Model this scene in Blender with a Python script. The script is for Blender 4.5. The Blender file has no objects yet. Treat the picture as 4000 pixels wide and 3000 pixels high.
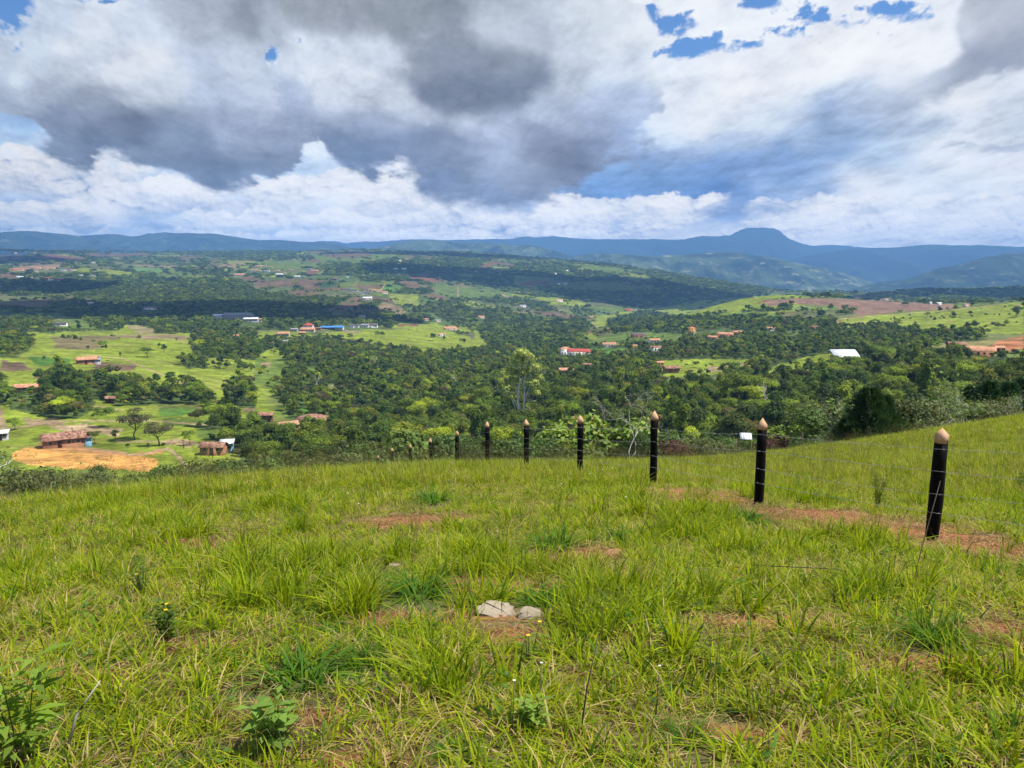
import bpy, bmesh, math, random, time
from mathutils import Vector, Matrix
import numpy as np
T0 = time.time()
random.seed(7); rng = np.random.default_rng(11)
# ================================================================== camera, world, sun, exposure
scene = bpy.context.scene
COL = scene.collection
F = 3022.0                     # focal length in pixels of the 4000 x 3000 frame
PITCH = math.radians(9.4)      # looking slightly down the hill
CAMZ = 1.6
SP, CP = math.sin(PITCH), math.cos(PITCH)
cam_data = bpy.data.cameras.new("camera"); cam = bpy.data.objects.new("camera", cam_data)
COL.objects.link(cam); scene.camera = cam
cam_data.sensor_width = 36.0; cam_data.lens = 36.0 * F / 4000.0
cam_data.clip_start = 0.05; cam_data.clip_end = 120000.0
cam.location = (0, 0, CAMZ); cam.rotation_euler = (math.radians(90) - PITCH, 0, 0)
scene.view_settings.view_transform = 'Standard'; scene.view_settings.look = 'None'
scene.view_settings.exposure = 0.55; scene.view_settings.gamma = 1.0
cy = scene.cycles
cy.max_bounces = 6; cy.diffuse_bounces = 3; cy.glossy_bounces = 2; cy.transmission_bounces = 3; cy.volume_bounces = 0; cy.transparent_max_bounces = 8
cy.use_adaptive_sampling = True; cy.adaptive_threshold = 0.02; cy.use_denoising = True
cy.sample_clamp_indirect = 4.0; cy.caustics_reflective = False; cy.caustics_refractive = False
SUN_EL, SUN_AZ = math.radians(62), math.radians(95)      # azimuth from +Y (view direction) towards +X
SUN_DIR = Vector((math.sin(SUN_AZ) * math.cos(SUN_EL), math.cos(SUN_AZ) * math.cos(SUN_EL), math.sin(SUN_EL)))
sd_ = bpy.data.lights.new("sun", 'SUN'); sd_.energy = 5.0; sd_.angle = math.radians(0.53); sd_.color = (1.0, 0.955, 0.88)
sun = bpy.data.objects.new("sun", sd_); COL.objects.link(sun)
sun.rotation_euler = SUN_DIR.to_track_quat('Z', 'Y').to_euler(); sun.location = (0, -20, 60)
import math
import numpy as np
# ------------------------------------------------------------------ noise helpers (numpy)
def _h(ix, iy, seed):
    n = (ix.astype(np.int64) * 374761393 + iy.astype(np.int64) * 668265263 + seed * 974634777) & 0xffffffff
    n = ((n ^ (n >> 13)) * 1274126177) & 0xffffffff
    n = ((n ^ (n >> 16)) * 2246822519) & 0xffffffff
    return ((n ^ (n >> 15)) & 0xffffff).astype(np.float32) / 16777215.0
def perlin(x, y, seed=0):
    ix = np.floor(x).astype(np.int64); iy = np.floor(y).astype(np.int64)
    fx = (x - ix).astype(np.float32); fy = (y - iy).astype(np.float32)
    u = fx * fx * fx * (fx * (fx * 6 - 15) + 10); v = fy * fy * fy * (fy * (fy * 6 - 15) + 10)
    def g(dx, dy):
        a = _h(ix + dx, iy + dy, seed) * 6.2831853
        return np.cos(a) * (fx - dx) + np.sin(a) * (fy - dy)
    a = g(0, 0); b = g(1, 0); c = g(0, 1); d = g(1, 1)
    return ((a + (b - a) * u) * (1 - v) + (c + (d - c) * u) * v) * 1.5      # about -1..1
def fbm(x, y, seed=0, octv=5, gain=0.5, lac=2.03):
    s = 0; a = 1.0; t = 0
    for k in range(octv):
        c, q = math.cos(1.1 * k + .4) * lac ** k, math.sin(1.1 * k + .4) * lac ** k
        s = s + a * perlin(x * c - y * q + 17.3 * k, x * q + y * c - 9.1 * k, seed + k); t += a * a; a *= gain
    return s / math.sqrt(t)
def worley(x, y, seed=0):
    """round puffs: 1 at a cell's middle, falling to 0 at its rim"""
    ix = np.floor(x).astype(np.int64); iy = np.floor(y).astype(np.int64); best = np.full(x.shape, 9.0, np.float32)
    for dx in (-1, 0, 1):
        for dy in (-1, 0, 1):
            jx = ix + dx; jy = iy + dy
            qx = jx + .15 + .7 * _h(jx, jy, seed) - x; qy = jy + .15 + .7 * _h(jx, jy, seed + 77) - y
            best = np.minimum(best, qx * qx + qy * qy)
    return np.sqrt(np.maximum(0, 1 - best * 1.1))
def puffs(x, y, seed=0, octv=4, gain=0.5, lac=2.2):
    s = 0; a = 1.0; t = 0
    for k in range(octv):
        c, q = math.cos(.9 * k + .3) * lac ** k, math.sin(.9 * k + .3) * lac ** k
        s = s + a * worley(x * c - y * q + 3.1 * k, x * q + y * c + 1.7 * k, seed + k); t += a; a *= gain
    return s / t
def billow(x, y, seed=0, octv=5, gain=0.55, lac=2.1):
    s = 0; a = 1.0; t = 0
    for k in range(octv):
        c, q = math.cos(1.3 * k + .5) * lac ** k, math.sin(1.3 * k + .5) * lac ** k
        s = s + a * (1 - 2.6 * np.abs(perlin(x * c - y * q + 5.7 * k, x * q + y * c + 3.3 * k, seed + k))); t += a; a *= gain
    return s / t                                                    # puffs point outwards
def sstep(a, b, x):
    t = np.clip((x - a) / (b - a), 0, 1); return t * t * (3 - 2 * t)
def s2l(c):
    c = np.asarray(c, np.float32) / 255.0
    return np.where(c <= 0.04045, c / 12.92, ((c + 0.055) / 1.055) ** 2.4)
def poly_sd(px, py, poly):
    """signed distance to polygon, positive inside"""
    d = np.full(px.shape, 1e18, np.float32); ins = np.zeros(px.shape, bool)
    n = len(poly)
    for i in range(n):
        x1, y1 = poly[i]; x2, y2 = poly[(i + 1) % n]
        ex, ey = x2 - x1, y2 - y1
        wx = px - x1; wy = py - y1
        t = np.clip((wx * ex + wy * ey) / (ex * ex + ey * ey + 1e-9), 0, 1)
        d = np.minimum(d, (wx - ex * t) ** 2 + (wy - ey * t) ** 2)
        if y1 != y2:
            c = ((y1 <= py) & (py < y2)) | ((y2 <= py) & (py < y1))
            ins ^= c & (px < x1 + (py - y1) * ex / (ey if ey else 1e-9))
    return np.where(ins, 1, -1) * np.sqrt(d)
# ------------------------------------------------------------------ clouds
def cloud_field(X, Y):
    """X,Y: direction coordinates (units of the wide frame, 2212 across 67 degrees; horizon near 553). returns rgb (linear), cover"""
    sh = X.shape
    hz = np.clip((560 - Y) / 560, 0.0, 2.0)                 # height above the horizon
    pers = 1.0 / (0.22 + hz)                                # clouds get smaller and flatter towards the horizon
    U = (X - 1106) * 0.0045 * np.sqrt(pers); V = np.log(0.12 + hz + 0.0) * 2.6
    w1 = fbm(U * .9, V * .9, 11, 5); w2 = fbm(U * .9 + 40, V * .9 + 7, 23, 5)
    amp = 16 + 34 * np.clip(hz, 0, 1)
    Xw = X + w1 * amp * 1.9; Yw = Y + w2 * amp
    b1 = billow(U * 1.1, V * 1.3, 31, 6); f1 = fbm(U * 1.6 + 9, V * 1.9, 41, 6, .55)
    fine = fbm(U * 5.5 + 3, V * 6.5, 47, 6, .62)
    P = puffs(U * 2.9 + w1 * .5, V * 2.5 + w2 * .5, 201, 5, .56)
    Ps = puffs(U * 2.9 + w1 * .5 + .08, V * 2.5 + w2 * .5 - .16, 201, 5, .56)
    rel = np.clip((P - Ps) * -3.0, -1, 1)
    P2 = puffs(U * 7.5 + w1 * .8, V * 7.0 + w2 * .8, 221, 4, .58); P2s = puffs(U * 7.5 + w1 * .8 + .12, V * 7.0 + w2 * .8 - .24, 221, 4, .58)
    rel2 = np.clip((P2 - P2s) * -2.6, -1, 1) * (.45 + .55 * sstep(-.6, .5, w1))
    def idw(pts, sx=1.0, p=3.0):
        num = np.zeros(sh + (3,), np.float32); den = np.zeros(sh, np.float32)
        for (x, y, c) in pts:
            w = 1.0 / (((Xw - x) * sx) ** 2 + (Yw - y) ** 2 + 900.0) ** (p / 2)
            num += w[..., None] * s2l(c); den += w
        return num / den[..., None]
    def over(rgb, a, nc, na):
        na = np.clip(na, 0, 1)
        ao = na + a * (1 - na)
        rgb = (nc * na[..., None] + rgb * (a * (1 - na))[..., None]) / np.maximum(ao, 1e-4)[..., None]
        return rgb, ao
    # --- layer A : high bright sheet with holes of blue
    A = [(0,120,(205,216,230)),(1450,60,(232,237,244)),(1560,110,(228,234,243)),(1420,180,(222,230,242)),(1600,200,(240,242,247)),(1750,160,(236,240,246)),(1850,110,(245,246,249)),
         (1980,140,(240,243,247)),(2000,200,(218,224,234)),(1500,260,(230,236,245)),(1420,290,(205,218,236)),(1650,260,(214,224,238)),(1700,290,(172,190,215)),(1600,300,(176,194,220)),
         (2100,215,(222,226,232)),(2200,230,(196,205,218)),(1900,250,(176,189,209)),(1800,280,(152,174,206)),(2000,280,(180,196,216)),(1450,330,(150,176,214)),
         (1400,380,(122,158,206)),(1500,370,(118,152,202)),(1600,360,(126,158,204)),(1700,340,(128,160,205)),(1800,330,(138,166,206)),(1900,330,(174,194,219)),
         (1560,425,(96,140,200)),(1640,440,(108,146,200)),(1350,430,(106,150,206)),(1480,420,(116,152,204)),(1720,390,(132,164,208)),(1640,480,(120,155,203)),
         (2050,320,(226,231,238)),(2180,360,(228,232,238)),(1950,380,(206,214,226)),(1850,400,(226,231,238)),(2050,400,(214,222,232)),(2200,410,(220,226,234)),
         (1720,450,(232,234,238)),(1700,490,(240,238,236)),(1800,470,(224,228,234)),(1850,500,(206,214,224)),(1950,450,(228,231,236)),(2050,450,(204,213,225)),(2150,465,(226,229,233)),
         (2200,450,(214,220,228)),(2000,500,(196,206,220)),(2150,505,(206,212,222)),(2200,515,(196,206,220)),(1760,515,(214,220,228)),(1850,525,(190,203,221)),
         (0,290,(176,198,226)),(60,320,(196,212,234)),(40,260,(150,182,222)),(620,310,(212,226,242)),(690,290,(228,236,246)),(680,350,(188,208,236)),(760,370,(206,220,240)),
         (850,380,(238,240,244)),(900,420,(226,232,240)),(1000,470,(196,208,226)),(1060,440,(150,172,206)),(1180,450,(130,160,205)),(1250,430,(122,156,206)),
         (150,20,(210,222,238)),(1280,20,(235,238,242)),(1000,510,(176,194,220)),(300,510,(150,174,208)),(600,500,(160,184,214)),(100,500,(150,176,210))]
    colA = idw(A, .55, 4.0)
    streak = fbm(U * 1.3 + V * .5, V * 3.4 - U * .9, 61, 6, .58)
    colA = colA * (1 + .14 * streak + .16 * rel + .13 * f1 + .08 * fine + .20 * (P - .5) + .14 * rel2)[..., None]
    H = [(20,15,55,60,1.25),(45,95,22,24,.75),(597,125,16,22,1.1),(655,95,20,10,.85),(730,95,20,7,.5),(1385,25,42,22,1.25),(1440,60,50,30,1.2),(1480,110,90,22,1.25),(1640,10,40,16,1.2),(1620,95,60,14,.95),(1720,75,60,14,.85),
         (1790,40,70,22,1.05),(1930,20,80,20,1.1),(1930,68,70,10,.75),(1990,8,60,12,.9),(1780,80,50,12,.8),(0,230,16,60,.55),(30,262,50,12,.45),(230,4,30,9,1.1),(170,0,40,8,.9),(700,345,50,12,.35),(1570,60,40,10,.5)]
    hole = np.zeros(sh, np.float32)
    hx = X + w1 * 24 + f1 * 14 + fine * 10; hy = Y + w2 * 14 + f1 * 10 + fine * 7
    for (x, y, sx, sy, a) in H:
        hole = np.maximum(hole, a * np.exp(-(((hx - x) / sx / 1.35) ** 2 + ((hy - y) / sy / 1.35) ** 2)))
    cov = 1 - sstep(-.05, .42, hole * .95 - .60 + .30 * f1 + .50 * fine * sstep(.02, .35, hole) + .20 * streak * sstep(.02, .3, hole))
    rgb, a = colA, cov
    # --- layer C : bright cumulus rows near the horizon
    rows = [  # y top, y base, x0, x1, coverage
        (330,430,-300,330,.9),(395,470,120,560,.9),(390,480,520,980,1.0),(440,500,-300,300,.7),(460,505,380,1000,.7),(432,522,930,1560,1.0),(430,505,1640,2500,.75),(470,520,1650,2500,.8),(492,530,-300,2500,.45)]
    qw = 1.0 + .9 * sstep(420, 520, Y)
    QX, QY = X / 46 + w1 * .35 + fine * .06, Y / 30 + w2 * .35
    Q = puffs(QX, QY, 301, 5, .60); Qs = puffs(QX + .10, QY - .20, 301, 5, .60); Q2 = puffs(QX * 2.3, QY * 2.5, 331, 4, .6); Q2s = puffs(QX * 2.3 + .10, QY * 2.5 - .2, 331, 4, .6)
    mixq = sstep(430, 500, Y); QH = Q * (1 - mixq) + Q2 * mixq; relq = np.clip(((Q - Qs) * (1 - mixq) + (Q2 - Q2s) * mixq) * -3.2, -1, 1)
    for i, (yt, yb, x0, x1, cv) in enumerate(rows):
        lump = fbm(X * .0085 + i * 3, np.full_like(X, i * 1.7) + Y * .004, 90 + i, 4)
        top = yt + (1 - cv) * 14 + 6 + lump * -22 - (QH - .5) * 52 * min(1, (yb - yt) / 70)
        edge = 3.5 + 3 * (f1 > .3)
        mt = sstep(-2.5, edge, Y - top) * sstep(x0 - 60, x0 + 60, X + b1 * 60) * (1 - sstep(x1 - 60, x1 + 60, X + b1 * 60)) * (1 - sstep(yb - 22, yb + 16, Y + f1 * 14))
        mt = mt * np.clip(1.25 - 1.1 * sstep(-.1, .9, w1 * .8 + lump * .5 + .2 * f1), .12, 1)
        tt = np.clip((Y - top) / (yb - top + 1), 0, 1)
        lit = np.clip(.55 - .52 * tt ** 1.1 + .70 * relq * (1 - .35 * tt) + .20 * f1 + 1.0 * (QH - .58) + .22 * w2 + .18 * lump, 0, 1.0)
        cw = s2l((250, 249, 247)); cg = s2l((142, 166, 202)) if 300 < x0 + x1 else s2l((138, 162, 196))
        col = cg + (cw - cg) * lit[..., None]
        rgb, a = over(rgb, a, col, mt * np.clip(cv + .12, 0, 1))
    # --- layer D : the big grey cumulus overhead
    D = [(-400,-300),(1345,-300),(1338,5),(1372,22),(1394,60),(1384,110),(1390,150),(1408,200),(1416,240),(1395,290),(1345,325),(1290,352),(1240,380),(1180,420),(1110,432),(1040,436),(985,432),(930,405),(885,360),
         (850,348),(815,362),(780,364),(740,345),(718,312),(700,284),(672,276),(650,286),(636,312),(610,350),(575,376),(552,398),(480,402),(430,385),(395,362),(330,345),(250,330),(180,338),(110,320),(118,268),(60,235),(-20,225),(-400,225)]
    lowr = sstep(200, 300, Y); ex = X + w1 * (14 + 14 * lowr) + f1 * (9 + 12 * lowr) + fine * 5; ey = Y + w2 * (10 + 8 * lowr) + f1 * (9 + 10 * lowr) + fine * 4
    sd = poly_sd(ex, ey, D) + (P - .55) * 34 + (P2 - .5) * 16 + b1 * 5
    hole2 = np.zeros(sh, np.float32)
    for (x, y, sx, sy, q) in H[:5] + H[18:20]:
        hole2 = np.maximum(hole2, q * np.exp(-(((hx - x) / sx) ** 2 + ((hy - y) / sy) ** 2)))
    soft = 7 + 20 * sstep(380, 440, Y) + 14 * sstep(240, 290, Y) * (.3 + sstep(-.4, .8, f1)) + 12 * sstep(1250, 1380, X) * sstep(240, 300, Y)
    mD = sstep(-soft * .6, soft, sd) * (1 - sstep(.35, .75, hole2 + f1 * .22))
    Dp = [(30,180,(196,206,220)),(90,60,(196,208,226)),(200,60,(210,218,230)),(200,130,(196,206,218)),(300,150,(208,214,224)),(330,210,(196,204,215)),(120,200,(168,176,190)),(240,215,(150,158,172)),(280,262,(112,122,140)),
          (180,250,(142,154,174)),(150,300,(136,150,172)),(250,310,(118,132,154)),(350,300,(138,150,170)),(430,330,(122,134,154)),(500,370,(118,132,152)),(560,380,(132,146,168)),(480,290,(158,168,188)),
          (560,300,(150,160,180)),(450,210,(178,188,206)),(420,130,(184,194,212)),(500,150,(196,205,220)),(560,190,(190,200,216)),(330,60,(192,203,220)),(420,30,(176,184,196)),(520,40,(150,158,166)),(600,60,(178,187,200)),
          (700,20,(158,165,172)),(800,50,(156,162,170)),(900,30,(148,155,160)),(1000,50,(150,158,166)),(850,100,(196,204,216)),(700,130,(200,209,222)),(760,180,(206,213,224)),(640,230,(160,172,194)),(850,200,(200,207,218)),
          (900,140,(150,156,168)),(1000,130,(140,147,160)),(1100,150,(146,153,164)),(1000,190,(124,132,147)),(1080,200,(122,130,145)),(930,190,(122,130,146)),(1130,180,(134,142,156)),(1010,225,(120,128,144)),(880,240,(190,198,212)),
          (1000,255,(188,197,212)),(800,260,(158,169,190)),(760,300,(122,136,160)),(900,300,(132,144,166)),(960,320,(138,150,172)),(860,330,(126,139,163)),(780,340,(118,134,160)),(950,385,(124,140,168)),(1000,410,(134,148,172)),
          (1090,300,(172,182,202)),(1080,360,(158,170,192)),(1130,390,(148,158,178)),(1170,340,(134,142,160)),(1230,340,(118,127,147)),(1180,300,(140,148,166)),(1290,320,(134,146,170)),(1300,270,(160,171,194)),(1200,250,(176,186,204)),
          (1370,230,(176,190,214)),(1350,160,(204,212,224)),(1230,160,(188,196,208)),(1280,100,(206,213,222)),(1180,90,(196,204,214)),(1330,50,(216,222,230)),(1240,30,(204,211,219)),(1120,60,(178,186,196)),(1350,290,(152,168,198)),(1100,420,(134,150,178)),
          (0,130,(190,200,214)),(-200,100,(170,180,196)),(-200,220,(150,160,178)),(0,215,(160,170,186)),(1000,-100,(150,156,164)),(300,-100,(190,200,214))]
    colD = idw(Dp, .75, 4.4)
    colD = colD * (1 + .20 * rel + .16 * f1 + .13 * w2 + .34 * (P - .5) + .07 * fine + .13 * rel2)[..., None]
    rim = (1 - sstep(0, 26, sd)) * sstep(-6, 2, sd) * (1 - sstep(150, 260, Y))
    colD = colD + (s2l((228, 233, 240)) - colD) * (rim * .55)[..., None]
    rgb, a = over(rgb, a, colD, mD)
    # --- layer E : grey cumulus in the upper right corner and a torn scrap below it
    E = [(2078,-200),(2080,10),(2060,60),(2078,110),(2050,140),(1990,175),(1930,195),(1890,205),(1868,250),(1950,240),(2040,205),(2110,165),(2180,150),(2600,160),(2600,-200)]
    sdE = poly_sd(ex, ey, E) + b1 * 10
    mE = sstep(-8, 20, sdE) * (.35 + .62 * sstep(1900, 2080, X))
    Ep = [(2150,40,(188,192,200)),(2180,100,(172,176,188)),(2130,130,(166,172,186)),(2090,150,(176,182,196)),(2000,180,(184,192,206)),(1900,215,(190,198,212)),(2100,60,(200,205,212))]
    rgb, a = over(rgb, a, idw(Ep, .8, 4) * (1 + .14 * f1 + .10 * rel)[..., None], mE)
    F = [(2015,335),(2060,312),(2110,300),(2150,290),(2230,300),(2500,300),(2500,345),(2200,335),(2120,322),(2080,330)]
    sdF = poly_sd(ex, ey, F) + f1 * 14
    rgb, a = over(rgb, a, np.broadcast_to(s2l((178, 188, 204)), sh + (3,)) * (1 + .2 * f1)[..., None], sstep(-4, 14, sdF) * .75)
    # cloud cap lying on the blue summit
    G = [(1390,520),(1440,500),(1500,488),(1560,478),(1610,488),(1600,494),(1560,500),(1520,510),(1470,518)]
    rgb, a = over(rgb, a, np.broadcast_to(s2l((196, 208, 226)), sh + (3,)) * (1 + .2 * rel)[..., None], sstep(-5, 8, poly_sd(ex, Y + b1 * 5, G)) * .7)
    lum = rgb.mean(-1, keepdims=True); rgb = rgb * np.clip(lum / .80, .25, 1.0) ** .24; rgb = rgb * (1 + (np.array((-.02, .0, .035)) * np.clip((.62 - lum) / .5, 0, 1))); rgb = np.where(rgb > .70, .70 + .24 * np.tanh((rgb - .70) / .30), rgb)
    return np.clip(rgb, 0, .93), np.clip(a, 0, 1)
def behind_air(rgb, Y):
    """radiance the clouds need at their real distance so that, seen through the low haze, they reach the eye as rgb"""
    el = np.clip((553 - Y) * 1.808 / 3022.0, .012, 2); T = np.exp(-1.12e-4 * np.minimum(19500, 575 / el) * .9)[..., None]
    return np.clip((rgb / 1.41 - np.array((.085, .165, .30)) * (1 - T)) / T, .01, 5.0)
# ------------------------------------------------------------------ world: Nishita sky with a computed cloud cover
AZ0, EL0, AZR, ELR = 46.0, -2.0, 92.0, 31.0
def build_world():
    W, H = 1656, 558
    az = np.radians((np.arange(W) + .5) / W * AZR - AZ0); el = np.radians((np.arange(H) + .5) / H * ELR + EL0)
    A, E = np.meshgrid(az.astype(np.float32), el.astype(np.float32))
    dx, dy, dz = np.sin(A) * np.cos(E), np.cos(A) * np.cos(E), np.sin(E)
    fw = dy * CP - dz * SP; up = dy * SP + dz * CP
    X = (2000 + F * dx / fw) / 1.808; Y = (1500 - F * up / fw) / 1.808
    rgb, a = cloud_field(X, Y); rgb = behind_air(rgb, Y)
    img = bpy.data.images.new("clouds", W, H, alpha=True, float_buffer=True)
    img.colorspace_settings.name = 'Non-Color'; img.alpha_mode = 'CHANNEL_PACKED'
    px = np.concatenate([rgb, a[..., None]], -1).astype(np.float32)
    img.pixels.foreach_set(px.ravel()); img.update(); img.pack()
    w = bpy.data.worlds.new("World"); scene.world = w; w.use_nodes = True
    nt = w.node_tree; nt.nodes.clear(); N = nt.nodes.new; L = nt.links.new
    def math_(op, a, b=None, c=None):
        n = N('ShaderNodeMath'); n.operation = op
        for i, v in enumerate((a, b, c)):
            if v is None: continue
            if hasattr(v, 'links') or hasattr(v, 'is_linked'): L(v, n.inputs[i])
            else: n.inputs[i].default_value = v
        return n.outputs[0]
    tc = N('ShaderNodeTexCoord'); sep = N('ShaderNodeSeparateXYZ'); L(tc.outputs['Generated'], sep.inputs[0])
    azn = math_('ARCTAN2', sep.outputs[0], sep.outputs[1]); eln = math_('ARCSINE', sep.outputs[2])
    u = math_('MULTIPLY_ADD', azn, 180 / math.pi / AZR, AZ0 / AZR); v = math_('MULTIPLY_ADD', eln, 180 / math.pi / ELR, -EL0 / ELR)
    cmb = N('ShaderNodeCombineXYZ'); L(u, cmb.inputs[0]); L(v, cmb.inputs[1])
    it = N('ShaderNodeTexImage'); it.image = img; it.extension = 'EXTEND'; it.interpolation = 'Linear'; L(cmb.outputs[0], it.inputs[0])
    # beyond the computed part: noise clouds
    nz = N('ShaderNodeTexNoise'); nz.inputs['Scale'].default_value = 2.6; nz.inputs['Detail'].default_value = 8; nz.inputs['Roughness'].default_value = .6
    L(tc.outputs['Generated'], nz.inputs['Vector'])
    cr = N('ShaderNodeMapRange'); cr.inputs[1].default_value = .42; cr.inputs[2].default_value = .56; L(nz.outputs[0], cr.inputs[0])
    cc = N('ShaderNodeValToRGB'); cc.color_ramp.elements[0].position = .45; cc.color_ramp.elements[0].color = (.50, .53, .58, 1)
    cc.color_ramp.elements[1].position = .70; cc.color_ramp.elements[1].color = (.20, .23, .29, 1); L(nz.outputs[0], cc.inputs[0])
    # inside mask
    du = math_('ABSOLUTE', math_('SUBTRACT', u, .5)); mu = N('ShaderNodeMapRange'); mu.interpolation_type = 'SMOOTHSTEP'; mu.inputs[1].default_value = .50; mu.inputs[2].default_value = .43; L(du, mu.inputs[0])
    mv = N('ShaderNodeMapRange'); mv.interpolation_type = 'SMOOTHSTEP'; mv.inputs[1].default_value = 1.0; mv.inputs[2].default_value = .80; L(v, mv.inputs[0])
    ins = math_('MULTIPLY', mu.outputs[0], mv.outputs[0])
    mc = N('ShaderNodeMix'); mc.data_type = 'RGBA'; L(ins, mc.inputs[0]); L(cc.outputs[0], mc.inputs[6]); L(it.outputs[0], mc.inputs[7])
    ma = N('ShaderNodeMix'); ma.data_type = 'FLOAT'; L(ins, ma.inputs[0]); L(cr.outputs[0], ma.inputs[2]); L(it.outputs[1], ma.inputs[3])
    STR = 0.12
    k = N('ShaderNodeVectorMath'); k.operation = 'SCALE'; L(mc.outputs[2], k.inputs[0]); k.inputs['Scale'].default_value = 1.0 / STR
    sky = N('ShaderNodeTexSky'); sky.sky_type = 'NISHITA'; sky.sun_disc = False; sky.sun_elevation = SUN_EL; sky.sun_rotation = SUN_AZ
    sky.air_density = 1.0; sky.dust_density = .3; sky.ozone_density = 2.0; sky.altitude = 1200
    mx = N('ShaderNodeMix'); mx.data_type = 'RGBA'; L(ma.outputs[0], mx.inputs[0]); tn = N('ShaderNodeVectorMath'); tn.operation = 'MULTIPLY'; L(sky.outputs[0], tn.inputs[0]); tn.inputs[1].default_value = (.42, .60, .80); L(tn.outputs[0], mx.inputs[6]); L(k.outputs[0], mx.inputs[7])
    bg = N('ShaderNodeBackground'); bg.inputs[1].default_value = STR; L(mx.outputs[2], bg.inputs[0])
    out = N('ShaderNodeOutputWorld'); L(bg.outputs[0], out.inputs[0])
build_world()
# ================================================================== terrain height
XS = [0, 500, 1000, 1500, 2000, 2500, 3000, 3500, 4000]
YD = [45, 60, 80, 100, 150, 200, 240, 300, 400, 500, 600, 800, 1000, 1400, 1800, 2300, 2900, 3500, 4300, 5200, 7000]
ROWS = {   # photo row of the ground at that depth, for each column of XS
 45:  [2080,2060,2000,1940,1925,1910,1850,1760,1660],
 60:  [2130,2110,2060,2010,1990,1960,1880,1800,1730],
 80:  [2120,2110,2060,2010,1990,1950,1880,1790,1740],
 100: [2080,2070,2030,1980,1960,1910,1840,1760,1720],
 150: [1960,1950,1930,1890,1870,1820,1770,1690,1640],
 200: [1810,1815,1815,1800,1780,1745,1710,1620,1570],
 240: [1725,1730,1745,1750,1720,1680,1640,1560,1500],
 300: [1610,1620,1645,1680,1630,1590,1550,1490,1440],
 400: [1440,1470,1530,1560,1540,1490,1470,1410,1370],
 500: [1370,1400,1450,1480,1480,1440,1410,1360,1315],
 600: [1325,1345,1385,1425,1440,1400,1360,1320,1275],
 800: [1285,1295,1325,1370,1385,1340,1290,1262,1215],
 1000:[1245,1255,1270,1305,1340,1300,1225,1212,1172],
 1400:[1190,1215,1222,1240,1275,1262,1160,1180,1185],
 1800:[1140,1160,1165,1170,1215,1245,1230,1195,1200],
 2300:[1090,1095,1100,1098,1155,1190,1220,1160,1160],
 2900:[1052,1052,1052,1045,1085,1120,1170,1142,1132],
 3500:[1025,1022,1022,1012,1035,1070,1130,1150,1140],
 4300:[1002,1002,1000,992,1004,1055,1140,1165,1150],
 5200:[976,984,984,982,1002,1080,1150,1170,1160],
 7000:[1010,1012,1012,1015,1030,1090,1150,1170,1160]}
def tanrow(y, yoff=0.0): return math.tan(PITCH + math.atan((y - 1500) / F))
XSU = np.array([(x - 2000) / F / CP for x in XS])
LYD = np.log(np.array(YD, float))
TAB = np.array([[y * tanrow(r) for r in ROWS[y]] for y in YD])      # drop below the eye
def _cubic(t, p0, p1, p2, p3):
    return p1 + .5 * t * (p2 - p0 + t * (2 * p0 - 5 * p1 + 4 * p2 - p3 + t * (3 * (p1 - p2) + p3 - p0)))
def far_drop(u, Y):
    """bilinear/cubic look-up, u = X/Y"""
    n = len(XS); q = np.clip(np.interp(u, XSU, np.arange(n)), 0, n - 1)
    r = np.clip(np.interp(np.log(np.maximum(Y, 1)), LYD, np.arange(len(YD))), 0, len(YD) - 1)
    qi = np.clip(np.floor(q).astype(int), 0, n - 2); ri = np.clip(np.floor(r).astype(int), 0, len(YD) - 2)
    fq = q - qi; fr = r - ri
    def row(k):
        k = np.clip(k, 0, len(YD) - 1)
        g = lambda d: TAB[k, np.clip(qi + d, 0, n - 1)]
        return _cubic(fq, g(-1), g(0), g(1), g(2))
    return _cubic(fr, row(ri - 1), row(ri), row(ri + 1), row(ri + 2))
_cp = [(3680,2118,8),(2978,1956,10.56),(2559,1908,13.12),(2268,1852,15.7),(2056,1832,18.2),(1903,1826,20.8),(1785,1826,23.4),(1680,1830,26),(1601,1840,28.5),(1531,1852,31),
       (0,1985,13),(0,2040,20),(0,2060,30),(600,1945,15),(600,1970,24),(600,2000,34),(1100,1870,18),(1100,1890,28),(1100,1930,40),(2000,1832,22),(2000,1860,34),(2000,1900,44),
       (2600,1818,26),(2600,1850,40),(3000,1765,30),(3000,1800,42),(3400,1716,34),(3400,1740,44),(4000,1618,40),(4000,1636,48),(4000,1760,24),(4000,1990,12),(2000,2350,5),(2000,2900,2.95),(0,2500,4.6),(4000,2400,4.6),(4000,2880,2.9),(0,2950,2.85),(2600,2100,8)]
def px_dir(px, py):
    xc = (px - 2000) / F; yc = (py - 1500) / F; q = CP - yc * SP
    return xc / q, (SP + yc * CP) / q                        # X/Y and drop/Y
_P = np.array([(px_dir(a, b)[0] * y, y, px_dir(a, b)[1] * y) for a, b, y in _cp] + [(0, 0, 1.6)] * 3 + [(-4, 0, 1.9), (4, 0, 1.4), (0, -6, .7), (-8, -6, 1.2), (8, -6, .5)])
def _basis(X, Y): return np.stack([np.ones_like(X), Y, np.maximum(Y, 0) ** 2, X, X * Y, X * X], -1)
_co, *_ = np.linalg.lstsq(_basis(_P[:, 0], _P[:, 1]), _P[:, 2], rcond=None)
_res = _P[:, 2] - _basis(_P[:, 0], _P[:, 1]) @ _co
def _kern(d, s): return np.exp(-(d / s) ** 2)
_sg = np.maximum(3.0, .38 * np.hypot(_P[:, 0], _P[:, 1]))
_K = _kern(np.hypot(_P[:, None, 0] - _P[None, :, 0], _P[:, None, 1] - _P[None, :, 1]), _sg[None, :])
_wt = np.linalg.solve(_K.T @ _K + .04 * np.eye(len(_P)), _K.T @ _res)
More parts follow.
